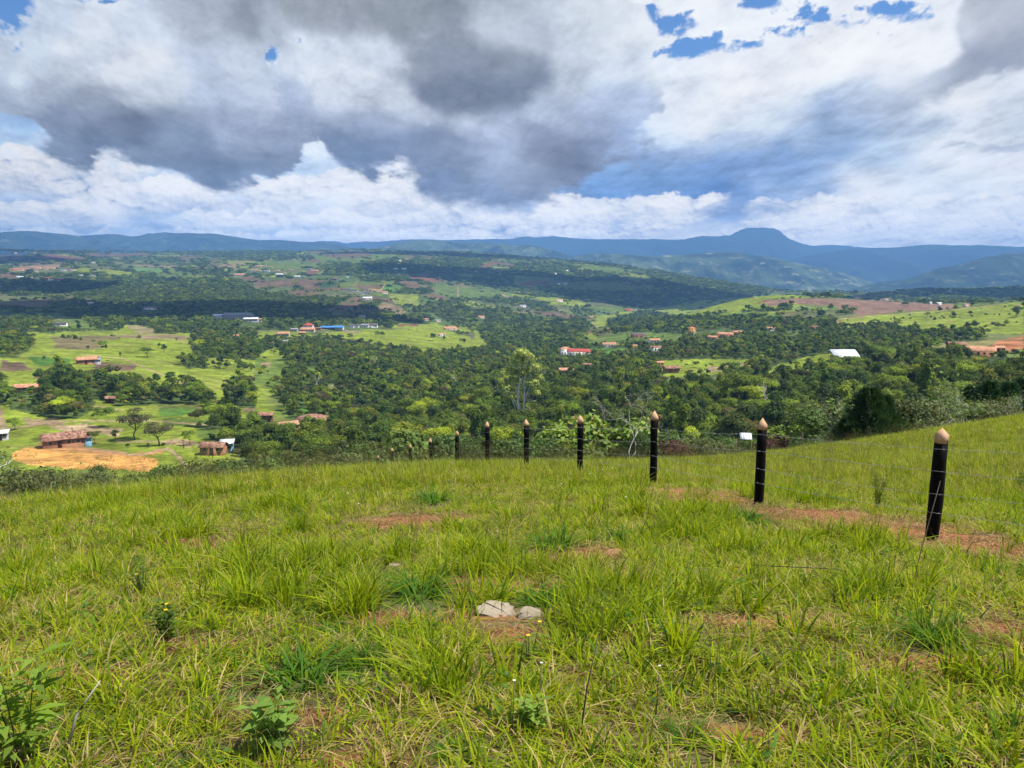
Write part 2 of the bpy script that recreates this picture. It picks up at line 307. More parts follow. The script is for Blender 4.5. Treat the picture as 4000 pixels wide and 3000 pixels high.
def near_drop(X, Y):
    Xc, Yc = np.clip(X, -60, 60), np.clip(Y, -40, 70)
    d = _basis(Xc, Yc) @ _co
    for i in range(len(_P)): d = d + _wt[i] * _kern(np.hypot(Xc - _P[i, 0], Yc - _P[i, 1]), _sg[i])
    return d
def height(X, Y):
    X = np.asarray(X, float); Y = np.asarray(Y, float)
    r = np.hypot(X, Y) + 1e-6; th = np.arctan2(X, Y); thc = np.clip(th, -math.radians(42), math.radians(42))
    u = np.tan(thc); Yd = r * np.cos(thc)
    fd = far_drop(u, Yd); nd = near_drop(X, Y)
    w = sstep(36, 62, Yd + .0 * r)
    d = nd * (1 - w) + fd * w
    z = CAMZ - d
    # natural undulation
    z = z + w * fbm(X / 60, Y / 60, 5, 4) * 1.6 * sstep(60, 300, Yd) + w * fbm(X / 420, Y / 420, 9, 5) * np.clip(Yd / 420 + 11 * sstep(800, 2600, Yd), 0, 15) * (1 - .5 * sstep(4300, 5200, Yd)) \
        + .05 * fbm(X / 1.6, Y / 1.6, 15, 3) * (1 - w)
    return z
def project(X, Y, Z):
    d = Z - CAMZ; fw = Y * CP - d * SP; up = Y * SP + d * CP
    fw = np.where(np.abs(fw) < 1e-3, 1e-3, fw)
    return 2000 + F * X / fw, 1500 - F * up / fw
_YG = np.exp(np.linspace(math.log(2.0), math.log(7500), 1400))
def hit(px, py, ymin=0.0):
    """first ground point seen along the line of sight, starting at depth ymin"""
    u, t = px_dir(px, py); Y = _YG[_YG > ymin]
    z = CAMZ - t * Y; h = height(u * Y, Y); k = np.argmax(z < h)
    if not (z < h).any(): k = int(np.argmin(z - h))
    return float(u * Y[k]), float(Y[k]), float(h[k])
# ================================================================== land cover (what grows or lies where)
def Zm(ox, oy, pts): return [(ox + x / 2.212, oy + y / 2.212) for x, y in pts]
R1, R2, R3, R4 = (0, 850), (1000, 850), (2000, 850), (3000, 850)
R5, R6, R7, R8 = (0, 1350), (1000, 1350), (2000, 1350), (3000, 1350)
PAST, BRI, DULL = (.098, .145, .026), (.175, .220, .022), (.095, .110, .045)
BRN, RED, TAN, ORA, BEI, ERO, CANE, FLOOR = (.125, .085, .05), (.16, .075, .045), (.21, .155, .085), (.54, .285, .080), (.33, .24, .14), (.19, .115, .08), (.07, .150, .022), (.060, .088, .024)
WOOD = [  # polygon, density
 (R1,[(600,520),(760,500),(1000,520),(1500,505),(1700,520),(2080,540),(2212,600),(2212,860),(2000,840),(1500,790),(1300,760),(900,720),(640,680),(600,600)],1.2),
 (R1,[(400,760),(640,720),(900,730),(1250,770),(1500,790),(2212,860),(2212,930),(2000,960),(1700,1000),(1340,1000),(1180,960),(1100,930),(1050,960),(820,940),(700,870),(550,850),(480,800)],1),
 (R1,[(0,880),(180,860),(440,880),(460,950),(640,980),(500,1000),(0,990)],1),(R1,[(200,560),(600,550),(600,640),(400,650),(200,600)],1),(R1,[(0,560),(140,550),(190,600),(60,640),(0,620)],.8),
 (R1,[(80,480),(600,490),(600,530),(200,515)],.8),(R1,[(0,790),(200,770),(480,770),(420,830),(0,830)],.8),(R1,[(60,650),(360,640),(360,672),(60,684)],.8),
 (R1,[(830,380),(970,385),(965,420),(840,412)],.9),(R1,[(1020,450),(1130,450),(1130,475),(1020,470)],.9),(R1,[(1500,435),(1900,430),(2000,500),(1700,490),(1530,470)],.8),
 (R1,[(600,490),(900,470),(1340,480),(1340,530),(900,545),(600,530)],.9),(R1,[(0,1020),(270,1030),(300,1130),(150,1217),(0,1217)],.55),
 (R1,[(1650,1010),(1980,970),(2212,980),(2212,1217),(1800,1217),(1640,1150)],1),(R1,[(0,255),(300,262),(300,280),(0,275)],.7),(R1,[(400,268),(620,290),(620,302),(400,282)],.7),
 (R1,[(670,285),(800,285),(800,297),(670,297)],.8),(R1,[(1500,290),(2212,280),(2212,360),(1900,340),(1500,312)],.7),(R1,[(1640,370),(1830,380),(1800,420),(1650,410)],.6),(R1,[(0,420),(120,440),(90,470),(0,490)],.7),
 (R1,[(430,1040),(820,1040),(930,1080),(800,1140),(480,1120)],.18),(R1,[(300,300),(520,300),(520,312),(300,312)],.7),(R1,[(200,330),(330,340),(400,380),(300,390)],.6),(R1,[(640,300),(780,305),(700,330),(600,325)],.6),(R1,[(1100,330),(1330,335),(1330,370),(1050,360)],.6),(R1,[(1340,345),(1560,350),(1560,385),(1380,385)],.7),
 (R2,[(0,285),(330,290),(340,360),(0,370)],.7),(R2,[(510,320),(800,310),(1000,330),(700,390),(560,370)],.7),(R2,[(90,370),(260,365),(260,380),(100,385)],.7),
 (R2,[(560,420),(800,380),(850,410),(1100,370),(1400,360),(1700,350),(1900,330),(2060,350),(1880,430),(2000,470),(1800,480),(1600,490),(1000,480),(700,500),(600,480)],.95),
 (R2,[(860,510),(1250,510),(1700,500),(1750,540),(1400,550),(900,540)],.9),(R2,[(1460,308),(1600,298),(1850,318),(1820,335),(1480,330)],1.3),(R2,[(1600,480),(1850,520),(2212,470),(2212,660),(2000,600),(1750,560)],.8),
 (R2,[(0,620),(100,650),(250,680),(520,690),(830,700),(700,760),(500,830),(700,860),(1000,830),(1200,830),(1500,850),(1560,880),(1500,900),(1240,900),(1180,960),(1050,930),(800,920),(600,950),(300,970),(0,980)],1),
 (R2,[(1100,640),(1240,610),(1500,620),(1500,660),(1300,665)],.9),(R2,[(1580,720),(1750,720),(1850,800),(2212,790),(2212,1140),(2030,1110),(1880,1000),(1800,930),(1620,900),(1580,850)],1),
 (R2,[(1760,670),(2212,690),(2212,750),(2000,740)],.8),(R2,[(0,1100),(150,1040),(450,1030),(900,1080),(1250,1130),(1500,1180),(1900,1140),(2100,1110),(2212,1140),(2212,1217),(0,1217)],1),
 (R2,[(900,720),(1080,720),(1100,790),(900,800)],.7),(R2,[(1360,760),(1600,740),(1600,830),(1400,840)],.6),(R2,[(1090,365),(1200,355),(1180,400),(1100,400)],.8),(R2,[(1500,970),(1640,1010),(1660,1070),(1500,1060)],.5),(R2,[(2050,550),(2212,560),(2212,600)],.8),
 (R3,[(60,390),(500,400),(560,450),(900,480),(940,540),(500,560),(380,530),(0,500),(0,420)],.95),
 (R3,[(0,590),(340,600),(600,630),(880,640),(1250,620),(1210,560),(1200,470),(1050,450),(1200,430),(1500,470),(1900,570),(2212,610),(2212,670),(1800,700),(1300,760),(1050,780),(900,740),(700,700),(300,690),(0,660)],1.05),
 (R3,[(480,370),(690,375),(1060,390),(1300,425),(1060,450),(650,400),(480,385)],.9),(R3,[(0,700),(250,720),(380,800),(300,820),(0,740)],.9),
 (R3,[(0,830),(300,880),(600,890),(700,930),(640,1000),(600,1060),(540,1130),(420,1110),(300,1217),(0,1217)],1),(R3,[(740,560),(860,570),(850,610),(780,610)],.9),(R3,[(480,760),(700,780),(760,840),(600,860),(500,800)],.5),
 (R3,[(820,920),(900,850),(1130,800),(1350,800),(1370,870),(1640,860),(1850,870),(2212,850),(2212,990),(1800,960),(1640,960),(1540,970),(1500,1000),(1050,1000),(880,990)],1),
 (R3,[(620,1217),(700,1110),(1000,1100),(1400,1100),(1500,1020),(1700,1050),(2000,1000),(2212,1010),(2212,1217)],1),(R3,[(1640,790),(1800,790),(1900,830),(1700,830)],.7),(R3,[(1970,800),(2212,740),(2212,800),(2000,820)],.7),
 (R4,[(1050,690),(1300,650),(1500,620),(2212,610),(2212,700),(1900,730),(1300,750)],.95),(R4,[(0,870),(200,870),(400,890),(430,950),(0,1000)],.9),
 (R4,[(0,1020),(250,1000),(430,900),(580,900),(600,960),(1100,930),(1240,980),(1850,1000),(1900,1060),(1600,1080),(1300,1090),(1100,1110),(900,1217),(0,1217)],.72),(R4,[(1850,950),(1900,880),(2050,870),(2170,960),(2000,1010)],.8),
 (R4,[(70,760),(200,750),(210,800),(80,800)],.9),(R4,[(2080,780),(2160,760),(2212,800),(2212,860),(2100,860)],1),(R4,[(540,770),(680,760),(820,820),(640,850),(560,830)],.5),(R4,[(400,655),(760,690),(950,700),(950,712),(600,690),(400,670)],.8),
 (R5,[(480,200),(620,190),(740,260),(1000,290),(1400,350),(1440,400),(1700,370),(1830,440),(1740,500),(1400,510),(1000,520),(820,470),(800,560),(700,620),(450,640),(350,600),(100,560),(80,420),(300,390),(350,300)],1.1),
 (R5,[(1560,120),(1640,110),(1800,160),(1780,200),(1600,190)],.8),(R5,[(1960,330),(2212,320),(2212,560),(2050,530),(1960,450)],1),(R5,[(1700,700),(1900,660),(2212,640),(2212,1100),(1990,900),(1850,850)],.9),(R5,[(1760,520),(1960,520),(1960,600),(1780,600)],.8),
 (R5,[(0,300),(80,320),(60,520),(0,520)],.8),(R5,[(0,0),(130,0),(100,100),(0,90)],.7),(R5,[(700,640),(860,640),(990,720),(900,770),(720,720)],.9),(R5,[(1640,0),(2212,0),(2212,130),(1900,110),(1700,60)],1),(R5,[(1850,150),(2212,190),(2212,240),(1850,210)],.4),
 (R6,[(140,60),(480,0),(1000,40),(1200,80),(1500,100),(1900,60),(2212,0),(2212,1100),(0,1100),(0,760),(300,700),(250,560),(200,400),(240,350),(300,200)],.92),
 (R7,[(0,0),(2212,0),(2212,1100),(0,1100)],.85),(R8,[(0,0),(2212,0),(2212,700),(0,1100)],.82)]
OPEN = [  # polygon, colour: laid over the woods
 (R5,[(100,920),(320,860),(640,930),(1060,930),(1380,985),(1310,1090),(950,1065),(640,1065),(300,1035),(100,1000)],ORA),(R5,[(310,850),(700,870),(900,900),(1180,935),(1380,890),(1420,920),(1180,960),(640,925),(330,885)],(.38,.20,.08)),
 (R5,[(430,700),(700,680),(1050,720),(1000,780),(560,750)],BEI),(R5,[(0,130),(180,150),(280,210),(0,220)],BRN),(R5,[(270,230),(480,230),(470,300),(300,280)],BRN),(R5,[(800,140),(1180,170),(1170,220),(820,200)],BRN),
 (R5,[(860,260),(1180,260),(1280,310),(1000,300)],TAN),(R5,[(1350,510),(1760,540),(1740,600),(1370,610)],CANE),(R5,[(240,90),(600,110),(600,170),(280,165)],CANE),(R5,[(0,540),(40,560),(60,700),(0,720)],TAN),(R5,[(1350,820),(1600,810),(1800,860),(1450,860)],TAN),
 (R5,[(200,640),(520,630),(560,690),(250,690)],TAN),(R5,[(1400,620),(1850,640),(1860,700),(1400,690)],PAST),(R5,[(1700,730),(1950,720),(2000,800),(1700,800)],PAST),(R6,[(0,870),(170,865),(180,930),(0,930)],BRI),(R5,[(2130,540),(2212,540),(2212,560),(1960,570)],TAN),
 (R6,[(0,100),(290,180),(200,350),(0,330)],PAST),(R6,[(150,680),(300,650),(720,680),(640,700),(250,720)],TAN),(R6,[(40,140),(150,140),(140,185),(50,180)],TAN),(R6,[(340,560),(460,520),(500,600),(330,610)],CANE),(R6,[(450,190),(530,190),(530,245),(450,245)],PAST),
 (R6,[(560,330),(720,340),(700,420),(620,420)],(.13,.13,.06)),
 (R7,[(1260,130),(1460,118),(2150,118),(2130,180),(1700,260),(1350,290),(1290,220)],BRI),(R7,[(400,240),(560,250),(550,285),(400,275)],BRI),(R7,[(780,205),(840,205),(835,245),(785,240)],BRI),(R7,[(60,610),(330,600),(340,690),(180,690)],PAST),
 (R7,[(640,20),(1000,20),(1000,80),(760,90)],CANE),(R7,[(1690,190),(2140,125),(2140,155),(1720,235)],TAN),(R7,[(1290,280),(1800,260),(2000,330),(1700,420),(1300,400)],(.085,.12,.03)),(R7,[(1200,880),(2000,860),(2000,910),(1200,900)],BRI),
 (R8,[(0,200),(300,100),(560,90),(560,170),(200,340),(0,370)],BRI),(R8,[(1540,345),(1800,200),(2212,60),(2212,250),(1900,300),(1700,365)],PAST),(R8,[(1700,330),(1900,260),(2212,220),(2212,330),(1950,345)],BRN),(R8,[(1460,50),(1560,60),(1540,90),(1460,80)],ORA),
 (R8,[(1250,0),(2212,0),(2212,90),(1600,110),(1500,60)],PAST),(R3,[(620,1100),(800,1020),(1000,990),(1500,1000),(1500,1040),(1400,1100),(1000,1100)],PAST),(R3,[(640,1000),(700,1000),(760,1060),(640,1050)],BRI),
 (R3,[(680,890),(760,850),(1000,810),(1330,770),(2000,690),(2212,672),(2212,790),(1950,800),(1640,840),(1370,870),(1200,800),(900,860),(820,930),(740,950)],BRI),(R3,[(1760,870),(1900,830),(2212,812),(2212,860),(2000,870)],(.09,.14,.03)),
 (R3,[(2110,740),(2160,710),(2212,705),(2212,735)],RED),(R3,[(20,580),(180,545),(370,555),(300,580),(60,588)],RED),(R3,[(330,590),(700,550),(1100,590),(1260,600),(880,632),(600,625)],PAST),(R3,[(0,530),(100,505),(380,520),(360,545),(0,555)],PAST),
 (R3,[(590,430),(700,420),(1050,470),(900,480),(640,450)],PAST),(R3,[(940,500),(1190,510),(1200,560),(1000,550)],PAST),(R3,[(1030,580),(1080,580),(1120,610),(1040,605)],BRN),(R3,[(1020,420),(1200,425),(1380,460),(1100,450)],BRN),
 (R4,[(0,712),(300,697),(1000,715),(1600,755),(1700,780),(1150,815),(800,850),(560,760),(200,745),(0,765)],ERO),(R4,[(200,760),(520,755),(530,800),(240,800)],(.12,.16,.045)),(R4,[(0,830),(180,820),(460,860),(440,890),(0,870)],(.14,.13,.05)),(R4,[(0,840),(170,820),(60,860)],CANE),
 (R4,[(600,880),(1050,830),(1700,780),(2212,725),(2212,1010),(1900,1000),(1300,985),(1150,930),(620,950)],BRI),(R4,[(1190,682),(1440,678),(1430,705),(1250,708)],(.15,.20,.05)),(R4,[(1960,705),(2200,668),(2212,700)],BRN),
 (R4,[(1900,1110),(2000,1060),(2212,1020),(2212,1130),(2100,1160),(2000,1140)],(.33,.14,.06)),(R4,[(590,900),(700,885),(640,910),(600,912)],RED),(R4,[(120,1050),(300,990),(430,960),(330,1020),(200,1060)],PAST),(R4,[(0,672),(200,668),(400,690),(0,700)],BRI),(R4,[(1300,1080),(1600,1080),(1900,1055),(2000,1060),(1880,1110),(1600,1130),(1360,1130)],(.19,.17,.06)),
 (R4,[(400,1190),(560,1160),(640,1217),(400,1217)],BRI),
 (R1,[(300,350),(450,310),(780,360),(600,380),(330,375)],RED),(R1,[(700,315),(1100,290),(1320,310),(1300,335),(800,345)],BRN),(R1,[(0,315),(200,330),(250,372),(0,372)],BRN),(R1,[(1870,410),(2070,385),(2120,400),(2030,440),(1900,430)],TAN),(R1,[(1180,405),(1570,420),(1570,435),(1180,425)],TAN),
 (R1,[(100,725),(480,730),(360,790),(100,780)],BRN),(R1,[(670,430),(1150,470),(1160,500),(1000,515),(860,470),(670,470)],BRI),(R1,[(1130,425),(1500,450),(1480,480),(1140,470)],(.10,.19,.04)),(R1,[(1340,490),(1840,500),(1840,525),(1340,522)],PAST),(R1,[(1330,340),(1740,320),(1700,345),(1400,350)],BRN),
 (R1,[(440,1030),(820,1020),(1040,1030),(950,1080),(800,1150),(480,1130)],(.15,.125,.055)),(R1,[(1100,920),(1330,960),(1340,1005),(1180,1005)],(.22,.19,.09)),(R1,[(820,1020),(1500,1010),(1700,1040),(1500,1060),(1060,1040)],TAN),
 (R1,[(450,890),(560,860),(700,880),(830,960),(640,975),(460,940)],PAST),(R1,[(60,430),(480,400),(640,430),(380,440),(90,470)],TAN),(R1,[(280,1000),(440,1005),(430,1080),(290,1090)],BRI),(R1,[(900,1060),(1500,1040),(1650,1100),(1640,1217),(780,1217),(900,1130)],BRI),
 (R2,[(0,545),(530,535),(530,590),(0,605)],BRN),(R2,[(370,660),(510,655),(500,680),(380,680)],RED),(R2,[(1880,430),(2050,380),(2120,400),(1960,430)],RED),(R2,[(830,590),(1100,570),(1090,610),(900,612)],BRN),(R2,[(1150,660),(1400,660),(1400,760),(1240,760)],BRI),
 (R2,[(1060,790),(1110,730),(1230,770),(1290,820),(1240,835)],TAN),(R2,[(540,1000),(900,970),(1230,960),(1560,900),(1600,960),(1840,1030),(1980,1120),(1880,1140),(1500,1175),(1250,1125),(900,1060),(700,1040)],BRI),(R2,[(1220,925),(1400,920),(1400,940),(1230,945)],RED),
 (R2,[(750,980),(900,975),(890,1000),(760,1000)],TAN),(R2,[(1500,570),(1750,590),(2212,650),(2212,680),(1750,690),(1560,660)],PAST),(R2,[(1100,600),(1150,570),(1270,590),(1250,630),(1120,640)],CANE),(R2,[(410,470),(540,450),(550,490),(460,490)],RED),
 (R2,[(0,415),(100,412),(240,440),(0,450)],TAN),(R2,[(330,300),(470,292),(420,320),(330,322)],BRI),(R2,[(0,380),(400,370),(560,400),(540,430),(300,450),(0,450)],PAST),(R2,[(480,300),(1100,300),(1300,330),(900,380),(600,400),(480,340)],PAST),
 (R2,[(530,550),(690,550),(690,600),(540,610)],(.03,.075,.02)),(R2,[(140,1130),(290,1180),(300,1217),(0,1217)],BRI),(R2,[(1850,880),(1990,1100),(1900,1090)],BRI),(R2,[(560,320),(780,300),(1000,310),(980,340),(700,350)],BRN),(R2,[(1240,520),(1500,500),(1640,540),(1560,560)],RED)]
TRACK = [  # road or path: points, width in photo pixels
 (R5,[(0,725),(300,690),(520,655),(1000,650),(1300,650),(1860,690)],7),(R5,[(800,520),(900,530),(1060,560)],7),(R5,[(1110,130),(1420,260),(1640,360)],6),(R5,[(1780,400),(1850,440)],7),(R5,[(720,880),(900,905),(1180,950),(1380,900),(1450,890)],9),(R5,[(1450,890),(1540,960),(1640,1070),(1640,1130)],16),
 (R5,[(700,75),(1050,110),(1110,130)],4),(R1,[(450,895),(560,862)],3),(R1,[(1060,1015),(1540,1060),(1640,1090)],4),(R2,[(1150,670),(1210,740),(1290,820)],4.5),(R2,[(1240,680),(1350,720),(1330,745)],4),(R2,[(1750,590),(1750,690)],3.5),(R2,[(880,550),(840,590)],4),
 (R3,[(685,900),(740,950)],4),(R3,[(2110,350),(2120,380)],3),(R2,[(1110,570),(1090,620)],4),(R5,[(1010,830),(1500,830),(1640,880)],8),(R2,[(2110,350),(2120,400)],2),(R4,[(590,910),(1100,900),(1600,905)],2),(R4,[(560,880),(1100,840),(1800,775),(2212,750)],3.0),(R2,[(2110,660),(2190,690)],4),(R7,[(1700,200),(2150,140)],5)]
def cover(px, py, X, Y):
    """photo-frame position and ground position -> colour and wood density, for points on the ground beyond the crest"""
    n1 = fbm(X / 90, Y / 90, 51, 4); n2 = fbm(X / 500, Y / 500, 57, 4); n3 = fbm(X / 26, Y / 26, 61, 4)
    amp = 6.5
    n4 = fbm(px / 34, py / 15, 81, 4)
    qx = px + n1 * amp * 1.6 + n4 * 9; qy = py + n3 * 1.6 + n1 * .8 + fbm(px / 40 + 9, py / 20, 91, 4) * (2.0 + 5 * sstep(1150, 1400, py))
    N = len(px)
    col = np.empty((N, 3), np.float32); col[:] = PAST
    # patchwork of pastures, crops and fallow
    ang = .5; cx = (X * math.cos(ang) + Y * math.sin(ang)) / 125 + n2 * .8 + n1 * .10; cyy = (-X * math.sin(ang) + Y * math.cos(ang)) / 180 + n1 * .22 + n2 * .5
    pid = _h(np.floor(cx).astype(np.int64), np.floor(cyy).astype(np.int64), 5)
    pal = np.array([PAST, BRI, DULL, (.075,.11,.032), (.12,.14,.048), (.075,.12,.03), BRN, (.11,.125,.045)])
    far = (Y > 350); n6 = fbm(X / 42 + 31, Y / 42, 121, 3)
    col = np.where(far[:, None], pal[np.clip((pid * 8).astype(int), 0, 7)], np.array(PAST)).astype(np.float32)
    lz = (sstep(1290, 1300, qy) * (1 - sstep(1000, 1120, qx)))[:, None]; col = col * (1 - lz) + (np.array(BRI) * .9 + .1 * col) * lz
    edge = np.minimum(np.abs(cx - np.round(cx)) * 125, np.abs(cyy - np.round(cyy)) * 180)
    gul = np.abs(fbm(X / 380 + 4, Y / 300, 111, 4)); wood = np.where((edge < 4 + Y * .0018) & (pid > .4), .6, np.where((gul < .045) & (Y > 700), .7, 0.0)) * far * (1 - lz[:, 0]) + np.where(Y < 520, .16, .10) * sstep(.55, 1.2, fbm(X / 34 + 7, Y / 34, 99, 3))
    wood = np.maximum(wood, .6 * sstep(.8, 1.3, n1 + .35 * n2)); wood = np.maximum(wood, .7 * sstep(1.0, 1.35, n1 + .2 * n3) * (Y > 900))
    def mask(o, pts, soft=1.2):
        P = Zm(o[0], o[1], pts); xs = [p[0] for p in P]; ys = [p[1] for p in P]
        m = np.zeros(N, np.float32); k = np.nonzero((qx > min(xs) - 12) & (qx < max(xs) + 12) & (qy > min(ys) - 8) & (qy < max(ys) + 8))[0]
        if len(k): m[k] = sstep(-soft, soft, poly_sd(qx[k], qy[k], P))
        return m
    for o, pts, d in WOOD:
        m = mask(o, pts); wood = wood * (1 - m) + np.maximum(wood, d * (1 - .85 * sstep(.35, .95, -n1 * .6 - n6 * .9) * (1 - sstep(1200, 1800, Y)))) * m if d > .6 else wood * (1 - m) + d * m
    for o, pts, c in OPEN:
        m = mask(o, pts); col = col * (1 - m[:, None]) + np.array(c) * m[:, None]
        keep = np.maximum((.12 if c in (BRI, PAST) else .02) * sstep(.4, 1.1, n3), np.where((edge < 2.5 + Y * .0006) & (pid > .6) & (Y > 420), .4, 0))
        wood = wood * (1 - m) + keep * m
    road = np.zeros(N, np.float32)
    for o, pts, w in TRACK:
        P = Zm(o[0], o[1], pts)
        for (x1, y1), (x2, y2) in zip(P[:-1], P[1:]):
            k = np.nonzero((px > min(x1, x2) - 14) & (px < max(x1, x2) + 14) & (py > min(y1, y2) - 12) & (py < max(y1, y2) + 12))[0]
            if not len(k): continue
            ex, ey = x2 - x1, y2 - y1; t = np.clip(((px[k] - x1) * ex + (py[k] - y1) * ey) / (ex * ex + ey * ey), 0, 1)
            d = np.hypot(px[k] - x1 - ex * t, (py[k] - y1 - ey * t) * 1.5)
            road[k] = np.maximum(road[k], 1 - sstep(w * .3, w * .75, d))
    col = col * (1 - road[:, None]) + np.array(BEI) * .9 * road[:, None]; wood = wood * (1 - road)
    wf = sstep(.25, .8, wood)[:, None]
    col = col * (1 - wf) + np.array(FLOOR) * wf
    col = col * np.clip(1 + .22 * n3 + .16 * n1, .45, 1.6)[:, None]
    dry = sstep(.15, 1.1, fbm(X / 40 + 50, Y / 40, 71, 5) + .35 * fbm(X / 9, Y / 9, 73, 3))[:, None] * .62 * (1 - wf)
    col = col * (1 - dry) + np.array((.17, .135, .055)) * dry
    return col, wood
# soil showing between the grass on the near slope: centre x, y, radius x, radius y (metres), worked out from the frame
def near_bare(X, Y):
    b = np.zeros_like(X)
    for px, py, rx, ry in BARE:
        x, y, z = BAREP[(px, py)]
        b = np.maximum(b, np.exp(-(((X - x) / (rx * y / F)) ** 2 + ((Y - y) / ry) ** 2) ** 1.5))
    return b
BARE = [(2760,1958,200,.5),(3250,2030,300,.45),(3380,2075,330,.42),(3640,2100,330,.40),(3800,2150,300,.36),(4000,2170,300,.36),(1960,2290,300,.34),(2420,2260,230,.28),(1660,2420,420,.16),(1980,2480,240,.14),(1620,2040,220,.5),(3130,2000,420,.42),(3500,2055,330,.35),(3900,2130,260,.32),(2640,1925,160,.4),(2880,1935,120,.4),
        (1220,2800,260,.09),(3020,2440,300,.16),(3700,2600,340,.15),(2200,2190,200,.22),(2300,2160,150,.3),(760,2130,240,.35),(2950,2880,400,.1),(330,2650,260,.12),(800,2520,220,.13),(1300,2980,300,.08),(3950,2470,200,.2)]
BAREP = {(a, b): hit(a, b) for a, b, *_ in BARE}
def make_mesh(name, co, faces, mat=None, cols=None, smooth=False, parent=None, link=True, attrs=None):
    co = np.asarray(co, np.float32); me = bpy.data.meshes.new(name)
    me.vertices.add(len(co)); me.vertices.foreach_set('co', co.ravel())
    if len(faces):
        if isinstance(faces, np.ndarray):
            k = faces.shape[1]; lt = np.full(len(faces), k, np.int32); li = faces.ravel().astype(np.int32)
        else:
            lt = np.array([len(f) for f in faces], np.int32); li = np.array([i for f in faces for i in f], np.int32)
        me.loops.add(len(li)); me.polygons.add(len(lt))
        me.polygons.foreach_set('loop_start', np.concatenate([[0], np.cumsum(lt)[:-1]]).astype(np.int32))
        me.loops.foreach_set('vertex_index', li)
        if smooth: me.polygons.foreach_set('use_smooth', np.ones(len(lt), bool))
    me.update(calc_edges=True)
    if cols is not None:
        ca = me.color_attributes.new('Col', 'FLOAT_COLOR', 'POINT')
        c4 = np.ones((len(co), 4), np.float32); c4[:, :3] = cols; ca.data.foreach_set('color', c4.ravel())
    for k, v in (attrs or {}).items():
        v = np.asarray(v)
        if v.ndim == 2: a = me.attributes.new(k, 'FLOAT_VECTOR', 'POINT'); a.data.foreach_set('vector', v.astype(np.float32).ravel())
        elif v.dtype.kind == 'i': a = me.attributes.new(k, 'INT', 'POINT'); a.data.foreach_set('value', v.astype(np.int32))
        else: a = me.attributes.new(k, 'FLOAT', 'POINT'); a.data.foreach_set('value', v.astype(np.float32))
    if mat: me.materials.append(mat)
    if not link: return me
    ob = bpy.data.objects.new(name, me); COL.objects.link(ob)
    if parent: ob.parent = parent
    return ob
def grid_faces(nr, nc, wrap=False):
    i = np.arange(nr - 1)[:, None]; j = np.arange(nc if wrap else nc - 1)[None, :]; j2 = (j + 1) % nc
    a = i * nc + j; b = i * nc + j2; c = (i + 1) * nc + j2; d = (i + 1) * nc + j
    return np.stack([a, b, c, d], -1).reshape(-1, 4)
# ================================================================== materials (all node based)
def new_mat(name):
    m = bpy.data.materials.new(name); m.use_nodes = True; nt = m.node_tree; nt.nodes.clear()
    out = nt.nodes.new('ShaderNodeOutputMaterial'); return m, nt, nt.nodes.new, nt.links.new, out
def principled(N, rough=.8, spec=.2):
    b = N('ShaderNodeBsdfPrincipled'); b.inputs['Roughness'].default_value = rough; b.inputs['Specular IOR Level'].default_value = spec; return b
def noise(N, L, scale, detail=4, rough=.55, vec=None, dist=0):
    n = N('ShaderNodeTexNoise'); n.inputs['Scale'].default_value = scale; n.inputs['Detail'].default_value = detail; n.inputs['Roughness'].default_value = rough; n.inputs['Distortion'].default_value = dist
    if vec is not None: L(vec, n.inputs['Vector'])
    return n.outputs[0]
def maprange(N, L, src, a, b, c, d):
    n = N('ShaderNodeMapRange'); L(src, n.inputs[0])
    for i, v in enumerate((a, b, c, d)): n.inputs[i + 1].default_value = v
    return n.outputs[0]
def mixc(N, L, fac, a, b, mode='MIX'):
    n = N('ShaderNodeMix'); n.data_type = 'RGBA'; n.blend_type = mode
    for i, v in ((0, fac), (6, a), (7, b)):
        if isinstance(v, (int, float)): n.inputs[i].default_value = v
        elif isinstance(v, tuple): n.inputs[i].default_value = v + (1,) if len(v) == 3 else v
        else: L(v, n.inputs[i])
    return n.outputs[2]
def bump(N, L, h, strength=.3, dist=.05):
    b = N('ShaderNodeBump'); b.inputs['Strength'].default_value = strength; b.inputs['Distance'].default_value = dist; L(h, b.inputs['Height']); return b.outputs[0]
def mat_ground():
    m, nt, N, L, out = new_mat("ground_cover"); b = principled(N, .95, .08)
    at = N('ShaderNodeAttribute'); at.attribute_name = 'Col'; geo = N('ShaderNodeNewGeometry'); P = geo.outputs['Position']
    f1 = noise(N, L, 14.0, 7, .75, P); f2 = noise(N, L, .5, 5, .6, P); f3 = noise(N, L, .05, 6, .65, P)
    v = maprange(N, L, f1, .3, .7, .5, 1.45); c = mixc(N, L, 1.0, at.outputs['Color'], v, 'MULTIPLY')
    v = maprange(N, L, f2, .3, .7, .72, 1.28); c = mixc(N, L, 1.0, c, v, 'MULTIPLY')
    f4 = noise(N, L, .17, 7, .72, P); v = maprange(N, L, f4, .32, .68, .55, 1.40); c = mixc(N, L, 1.0, c, v, 'MULTIPLY')
    f5 = noise(N, L, .6, 4, .7, P); v = maprange(N, L, f5, .60, .66, 1.0, .55); c = mixc(N, L, 1.0, c, v, 'MULTIPLY')
    v = maprange(N, L, f3, .35, .65, .70, 1.30); c = mixc(N, L, 1.0, c, v, 'MULTIPLY')
    L(c, b.inputs['Base Color']); L(bump(N, L, f1, .5, .03), b.inputs['Normal']); L(b.outputs[0], out.inputs[0]); return m
